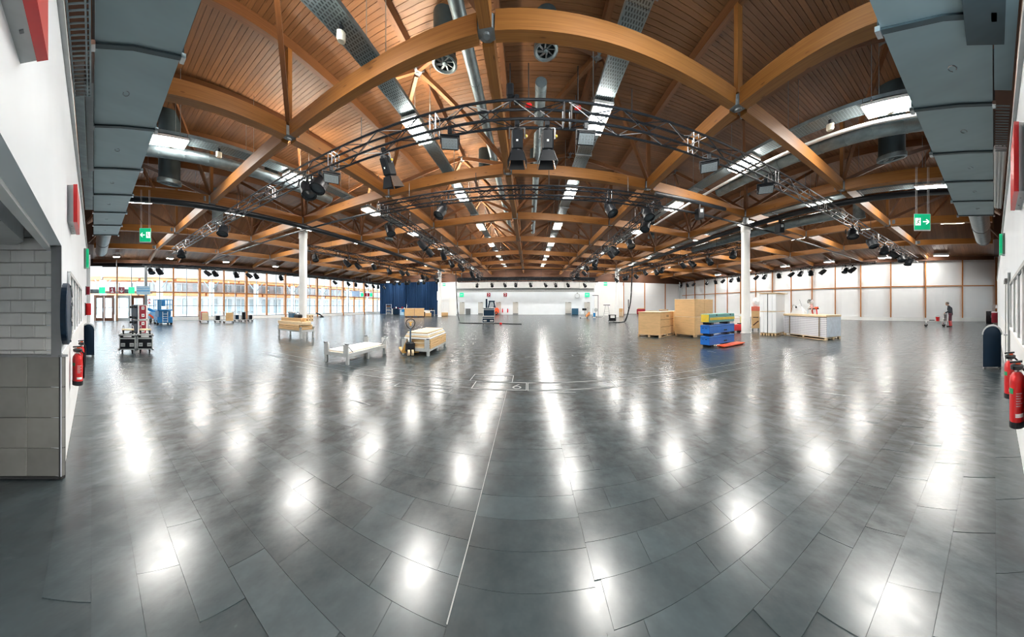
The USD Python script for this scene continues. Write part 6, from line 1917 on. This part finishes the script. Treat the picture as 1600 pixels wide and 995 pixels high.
lit_box(227, 367, 12, 0.50, 0.60, "exit_sign", "hanging green exit sign with arrow pointing left, left of the view below the big duct", GREENLIT, "<", "hanging exit signs", 0.14, 6.5)
lit_box(1441, 346.5, 10, 0.50, 0.58, "exit_sign", "hanging green exit sign with arrow pointing right, right of the view below the big duct", GREENLIT, ">", "hanging exit signs", 0.14, 6.5)
SB_ = thing("sign_beam", "grey beam carrying the row of square signs above the entrance doors in the glass wall", "beam")
obj("beam", MB().tube([(*plan_r(x, 27.0), 2.75) for x in np.linspace(140, 238, 12)], 0.07, 6).bent(), GREYTRIM, SB_)
obj("hanger", MB().tube([(*plan_r(182, 27.0), 2.75), (*plan_r(182, 27.0), 5.9)], 0.03, 5).bent(), GREYTRIM, SB_)
for x in (146, 151.5, 199):
    obj("grey_box", gbox(*[sorted(q) for q in ((plan_r(x, 27)[0] - 0.12, plan_r(x, 27)[0] + 0.12), (plan_r(x, 27)[1] - 0.3, plan_r(x, 27)[1] + 0.3))], 2.8, 3.1), GREYMETAL, SB_)
for u, mt, mk, lb in ((159.5, GREENGLOW, None, "glowing green square sign, left one above the glass doors"), (175.5, DARKRED, "1", "dark red square sign with a white 1 above the glass doors"), (190, DARKRED, "down", "dark red square sign with a white down arrow above the glass doors"), (205.5, GREENGLOW, None, "glowing green square sign, right one above the glass doors")):
    lit_box(u, 453.5, 26.8, 0.60, 0.64, "square_sign", lb, mt, mk, "row of square signs above the glass doors", 0.06)
S = lit_box(224, 453.5, 26.5, 1.30, 0.80, "banner_sign", "pale blue horizontal banner sign with stripes right of the square signs above the glass doors", M("banner_blue", (0.55, 0.75, 0.92), 0.5), None, None, 0.06)
S.obj("blue_stripe", B(-0.62, 0.62, -0.018, -0.011, -0.12, 0.04, 0.001), M("stripe_blue", (0.20, 0.52, 0.82), 0.5))
S.obj("blue_stripe", B(-0.62, 0.62, -0.018, -0.011, 0.16, 0.21, 0.001), "/World/Looks/stripe_blue")
t2 = meshkit.text_mesh("2", 0.42, 0.01, True)
t2.apply_scale((-1, 1, 1)); t2.invert()
t2.apply_transform(trimesh.transformations.rotation_matrix(PI / 2, (1, 0, 0)))
S = Spot(plan_r(236, 28.0)).thing("door_number", "red mirrored figure 2 stuck on the glass wall right of the doors", "sign", None, 1.75)
S.obj("numeral", t2, RED)
# second doorway sign row at the far end of the glazing
for u, mt, lb in ((555.5, M("far_banner", (0.50, 0.66, 0.92), 0.5), "pale blue banner sign at the far end of the glass wall"), (566, GREENGLOW, "green square sign at the far end of the glass wall, left one"), (571, DARKRED, "dark red square sign at the far end of the glass wall, left one"), (575.5, DARKRED, "dark red square sign at the far end of the glass wall, right one"), (580, GREENGLOW, "green square sign at the far end of the glass wall, right one")):
    w = 1.2 if u < 560 else 0.42
    S = Spot(plan_r(u, 46)).thing("far_sign", lb, "sign", "sign row at the far end of the glass wall", 3.0)
    S.obj("panel", B(-w / 2, w / 2, 0, 0.05, 0.0, 0.9 if u < 560 else 0.55), mt)
    S.obj("mount", B(-0.03, 0.03, 0.05, 0.12, 0.2, 3.4), GREYMETAL)

# ================================================================== along the near wall
def rounded_bin(u, v, label, w, h):
    S = Spot(plan(u, v)).thing("standing_bin", label, "bin", "rounded standing bins by the near wall")
    n = 18
    arc = [(w / 2 * math.cos(q), h - w / 2 + w / 2 * math.sin(q)) for q in np.linspace(0, PI, n)]
    pl = sg.Polygon([(w / 2, 0.05)] + arc + [(-w / 2, 0.05)])

    def slab_(p, y0, y1):
        m = trimesh.creation.extrude_polygon(p, y1 - y0, engine="earcut")
        m.apply_transform(trimesh.transformations.rotation_matrix(PI / 2, (1, 0, 0)))
        m.apply_translation((0, y1, 0))
        return m
    S.obj("body", slab_(pl.buffer(-0.012), 0.0, 0.34), DARKNAVY)
    S.obj("rim_band", slab_(pl.difference(pl.buffer(-0.012)).intersection(sg.box(-1, h - w / 2 - 0.02, 1, 2)).buffer(0.001) if True else pl, 0.0, 0.36) if False else MB().tube([(x, 0.17, z) for x, z in arc], 0.022, 6), CHROME)
    for i, (p, q) in enumerate(zip(arc, arc[1:])):
        S.obj("hood_strip", MB().bar((p[0], -0.006, p[1]), (q[0], -0.006, q[1]), 0.02, 0.032), LIGHTGREY)
    for x in (-w / 2 + 0.05, w / 2 - 0.05):
        S.obj("foot", MB().lathe([(0, 0), (0.04, 0), (0.045, 0.04), (0.02, 0.06), (0, 0.06)], 10, (x, 0.04, 0)), CHROME)
        S.obj("foot", MB().lathe([(0, 0), (0.04, 0), (0.045, 0.04), (0.02, 0.06), (0, 0.06)], 10, (x, 0.3, 0)), CHROME)


rounded_bin(138, 558, "dark blue round-topped standing bin with silver hood, at the left behind the extinguishers", 0.38, 1.0)
rounded_bin(1550.5, 577, "dark blue round-topped standing bin with silver hood, at the right beyond the extinguishers", 0.44, 1.06)


def extinguisher(u, r, z, label, group, h=0.42, rad=0.066):
    S = Spot(plan_r(u, r)).thing("fire_extinguisher", label, "fire extinguisher", group, z)
    S.obj("cylinder", MB().lathe([(0, 0.045), (rad, 0.045), (rad, h - 0.07), (rad * 0.92, h - 0.035), (rad * 0.6, h - 0.008), (rad * 0.35, h), (0, h)], 28), RED, smooth=40)
    S.obj("foot_ring", MB().lathe([(0, 0.0), (rad * 1.02, 0.0), (rad * 1.04, 0.05), (0, 0.05)], 28), BLACK, smooth=40)
    S.obj("neck", MB().lathe([(0, h), (0.022, h), (0.022, h + 0.03), (0, h + 0.03)], 12), CHROME)
    vp = S.obj("valve_head", MB().lathe([(0, h + 0.02), (rad * 0.85, h + 0.022), (rad * 0.9, h + 0.05), (rad * 0.6, h + 0.06), (0, h + 0.06)], 20), BLACK, smooth=40)
    S.obj("lever", MB().bar((-rad * 0.9, 0, h + 0.075), (rad * 0.7, -0.01, h + 0.085), 0.03, 0.014), BLACK, vp)
    S.obj("safety_tag", B(-0.012, 0.03, -0.02, 0.01, h + 0.06, h + 0.075, 0.003), ORANGE, vp)
    S.obj("hose", MB().tube([(rad * 0.5, 0, h + 0.04), (rad * 1.15, 0, h), (rad * 1.2, 0.01, h * 0.6), (rad * 1.12, 0.01, h * 0.2)], 0.012, 7), BLACK, smooth=True)

    def wrap(a0, a1, z0, z1, off):
        q = np.linspace(a0, a1, 8)
        mb = MB()
        vs = [((rad + o) * math.sin(x), -(rad + o) * math.cos(x)) for o in (0.0, off) for x in q]
        v = [(x, y, zz) for zz in (z0, z1) for x, y in vs]
        n = len(q)
        fs = []
        for i in range(n - 1):
            fs += [(n + i, n + i + 1, 3 * n + i + 1), (n + i, 3 * n + i + 1, 3 * n + i), (2 * n + i, 3 * n + i, 3 * n + i + 1), (2 * n + i, 3 * n + i + 1, 2 * n + i + 1), (i, i + 1, n + i + 1), (i, n + i + 1, n + i)]
        return mb.add(v, fs)
    S.obj("green_label", wrap(-1.3, -0.5, h * 0.62, h * 0.72, 0.0015), GREEN)
    lb_ = S.obj("white_label", wrap(-0.2, 0.9, h * 0.2, h * 0.27, 0.0015), WHITE)
    for i in range(6):
        S.obj("printed_line", wrap(-0.1, 0.5 + 0.25 * ((i * 3) % 2), h * (0.40 + 0.045 * i), h * (0.415 + 0.045 * i), 0.0012), LIGHTGREY)
    S.obj("wall_bracket", B(-0.02, 0.02, rad * 0.6, rad * 1.1, h * 0.5, h * 0.8, 0.004), GREYMETAL)


extinguisher(1589, 2.28, 0.575, "red fire extinguisher on the right wall, the nearer one at the picture edge", "fire extinguishers on the right near wall", 0.44, 0.062)
extinguisher(1578.5, 2.92, 0.60, "red fire extinguisher on the right wall, the farther one beside the rounded bin", "fire extinguishers on the right near wall", 0.38, 0.064)
extinguisher(121.5, 3.35, 0.61, "red fire extinguisher on the left wall, the nearer one in front", "fire extinguishers on the left near wall", 0.37, 0.064)
extinguisher(127, 4.3, 0.53, "red fire extinguisher on the left wall, the farther one beside the rounded bin", "fire extinguishers on the left near wall", 0.40, 0.052)


def wall_box(a0, a1, z0, z1, label, name="light_box_sign", d0=WN, d1=-0.17):
    t = thing(name, label, "sign", "red-fronted wall boxes")
    s = -1 if a0 < 0 else 1
    aa = s * np.linspace(min(abs(a0), abs(a1)), max(abs(a0), abs(a1)), 4)
    obj("grey_body", gbox(aa, (d0, d0 + (d1 - d0) * 0.6), z0, z1), LIGHTGREY, t)
    obj("red_front", gbox(aa, (d0 + (d1 - d0) * 0.6, d1), z0 - 0.005, z1 + 0.005), RED, t)
    for q in (0.3, 0.7):
        obj("screw", gbox((aa[0] + (aa[-1] - aa[0]) * q, aa[0] + (aa[-1] - aa[0]) * q + s * 0.012), (d0 + 0.03, d0 + 0.045), z0 - 0.004, z0), GREYTRIM, t)
    return t


wall_box(-0.62, -1.06, 2.49, 3.05, "red-fronted grey wall box cut by the top left picture corner")
wall_box(-3.05, -3.6, 2.46, 2.86, "red-fronted grey wall box high on the left white wall")
wall_box(2.45, 2.95, 2.55, 3.15, "red-fronted grey wall box at the right picture edge")
for s, a, z0, z1, lb in ((-1, 8.6, 2.70, 3.30, "green exit light mounted on the left near wall by the corner"), (1, 7.4, 2.90, 3.45, "green exit light mounted on the right near wall by the corner")):
    t = thing("exit_light", lb, "sign", "wall-mounted green exit lights")
    obj("grey_body", gbox(s * np.linspace(a, a + 0.3, 3), (WN, -0.21), z0, z1), LIGHTGREY, t)
    obj("green_lens", gbox(s * np.linspace(a - 0.01, a + 0.31, 3), (-0.21, -0.13), z0 + 0.02, z1 - 0.02), GREENLIT, t)
t = thing("red_wall_sign", "plain red rectangular sign sticking out from the left near wall above the rounded bin", "sign")
obj("panel", gbox(-np.array((9.6, 9.63)), (WN, -0.06), 1.22, 1.62), RED, t)
obj("bracket", gbox(-np.array((9.58, 9.65)), (WN - 0.01, WN + 0.03), 1.2, 1.64), GREYMETAL, t)
t = thing("red_flag_sign", "small dark red flag sign on the left near wall above the plain red sign", "sign")
obj("panel", gbox(-np.array((10.5, 10.53)), (WN, -0.12), 1.95, 2.25), DARKRED, t)
obj("bracket", gbox(-np.array((10.48, 10.55)), (WN - 0.01, WN + 0.03), 1.93, 2.27), GREYMETAL, t)
obj("trim_1", gbox(-np.linspace(12.5, 13.0, 2), (WN, -0.12), 0.0, ZN - 0.1), WHITE, kind="structure")
# round emblem by the recess
t = thing("round_emblem", "round black wall emblem with pale curved bars beside the tiled recess", "emblem")
ca, cz, R_ = -2.66, 1.47, 0.29
obj("black_disc", MB().lathe([(0, 0), (R_, 0), (R_, 0.05), (R_ * 0.96, 0.06), (0, 0.06)], 40, (ca, WN, cz), "y").bent(), DARKNAVY, t)
for r0, q0, q1 in ((0.9, -0.5, 0.5), (0.9, 0.7, 1.5), (0.7, -0.4, 0.6), (0.9, -1.5, -0.7), (0.5, -0.6, 0.6)):
    P_ = [(ca - R_ * r0 * math.cos(q), WN + 0.065, cz + R_ * r0 * math.sin(q)) for q in np.linspace(q0, q1, 8)]
    obj("pale_bar", MB().tube(P_, 0.012, 5).bent(), LIGHTGREY, t)
# ticket windows and door in the near wall
for s, nm, a0, a1, n in ((-1, 2, 3.05, 6.2, 5), (1, 3, 2.05, 4.5, 4)):
    t = thing("window_%d" % nm, kind="structure")
    xs = s * np.geomspace(a0, a1, n + 1)
    for i in range(n + 1):
        obj("window_post", gbox((xs[i] - 0.025, xs[i] + 0.025), (WN, WN + 0.035), 1.16, 1.90), WHITE, t)
    for z in (1.16, 1.88):
        obj("window_rail", gbox(np.linspace(xs[0], xs[-1], 8), (WN, WN + 0.04), z, z + 0.04), LIGHTGREY if z > 1.5 else WHITE, t)
    for i in range(n):
        obj("window_pane", gbox(np.linspace(xs[i] + s * 0.03, xs[i + 1] - s * 0.03, 4), (WN + 0.001, WN + 0.008), 1.21, 1.87), M("frosted_pane", (0.82, 0.85, 0.87), 0.6) if not stage.GetPrimAtPath("/World/Looks/frosted_pane") else "/World/Looks/frosted_pane", t)
t = thing("door_11", kind="structure")
obj("door_leaf", gbox(np.linspace(4.95, 6.0, 4), (WN, WN + 0.03), 0.02, 2.08), WHITE, t)
for x in (4.9, 6.02):
    obj("door_jamb", gbox((x - 0.03, x + 0.03), (WN, WN + 0.05), 0.0, 2.12), LIGHTGREY, t)
obj("door_handle", [MB().tube([(5.05, WN + 0.03, 1.02), (5.05, WN + 0.10, 1.02), (5.25, WN + 0.10, 1.02)], 0.012, 6).bent()][0], CHROME, t)
obj("door_closer", gbox((5.2, 5.7), (WN + 0.03, WN + 0.09), 1.98, 2.05), GREYTRIM, t)
obj("door_glass", gbox(np.linspace(5.3, 5.75, 3), (WN + 0.03, WN + 0.035), 1.2, 1.9), "/World/Looks/frosted_pane", t)
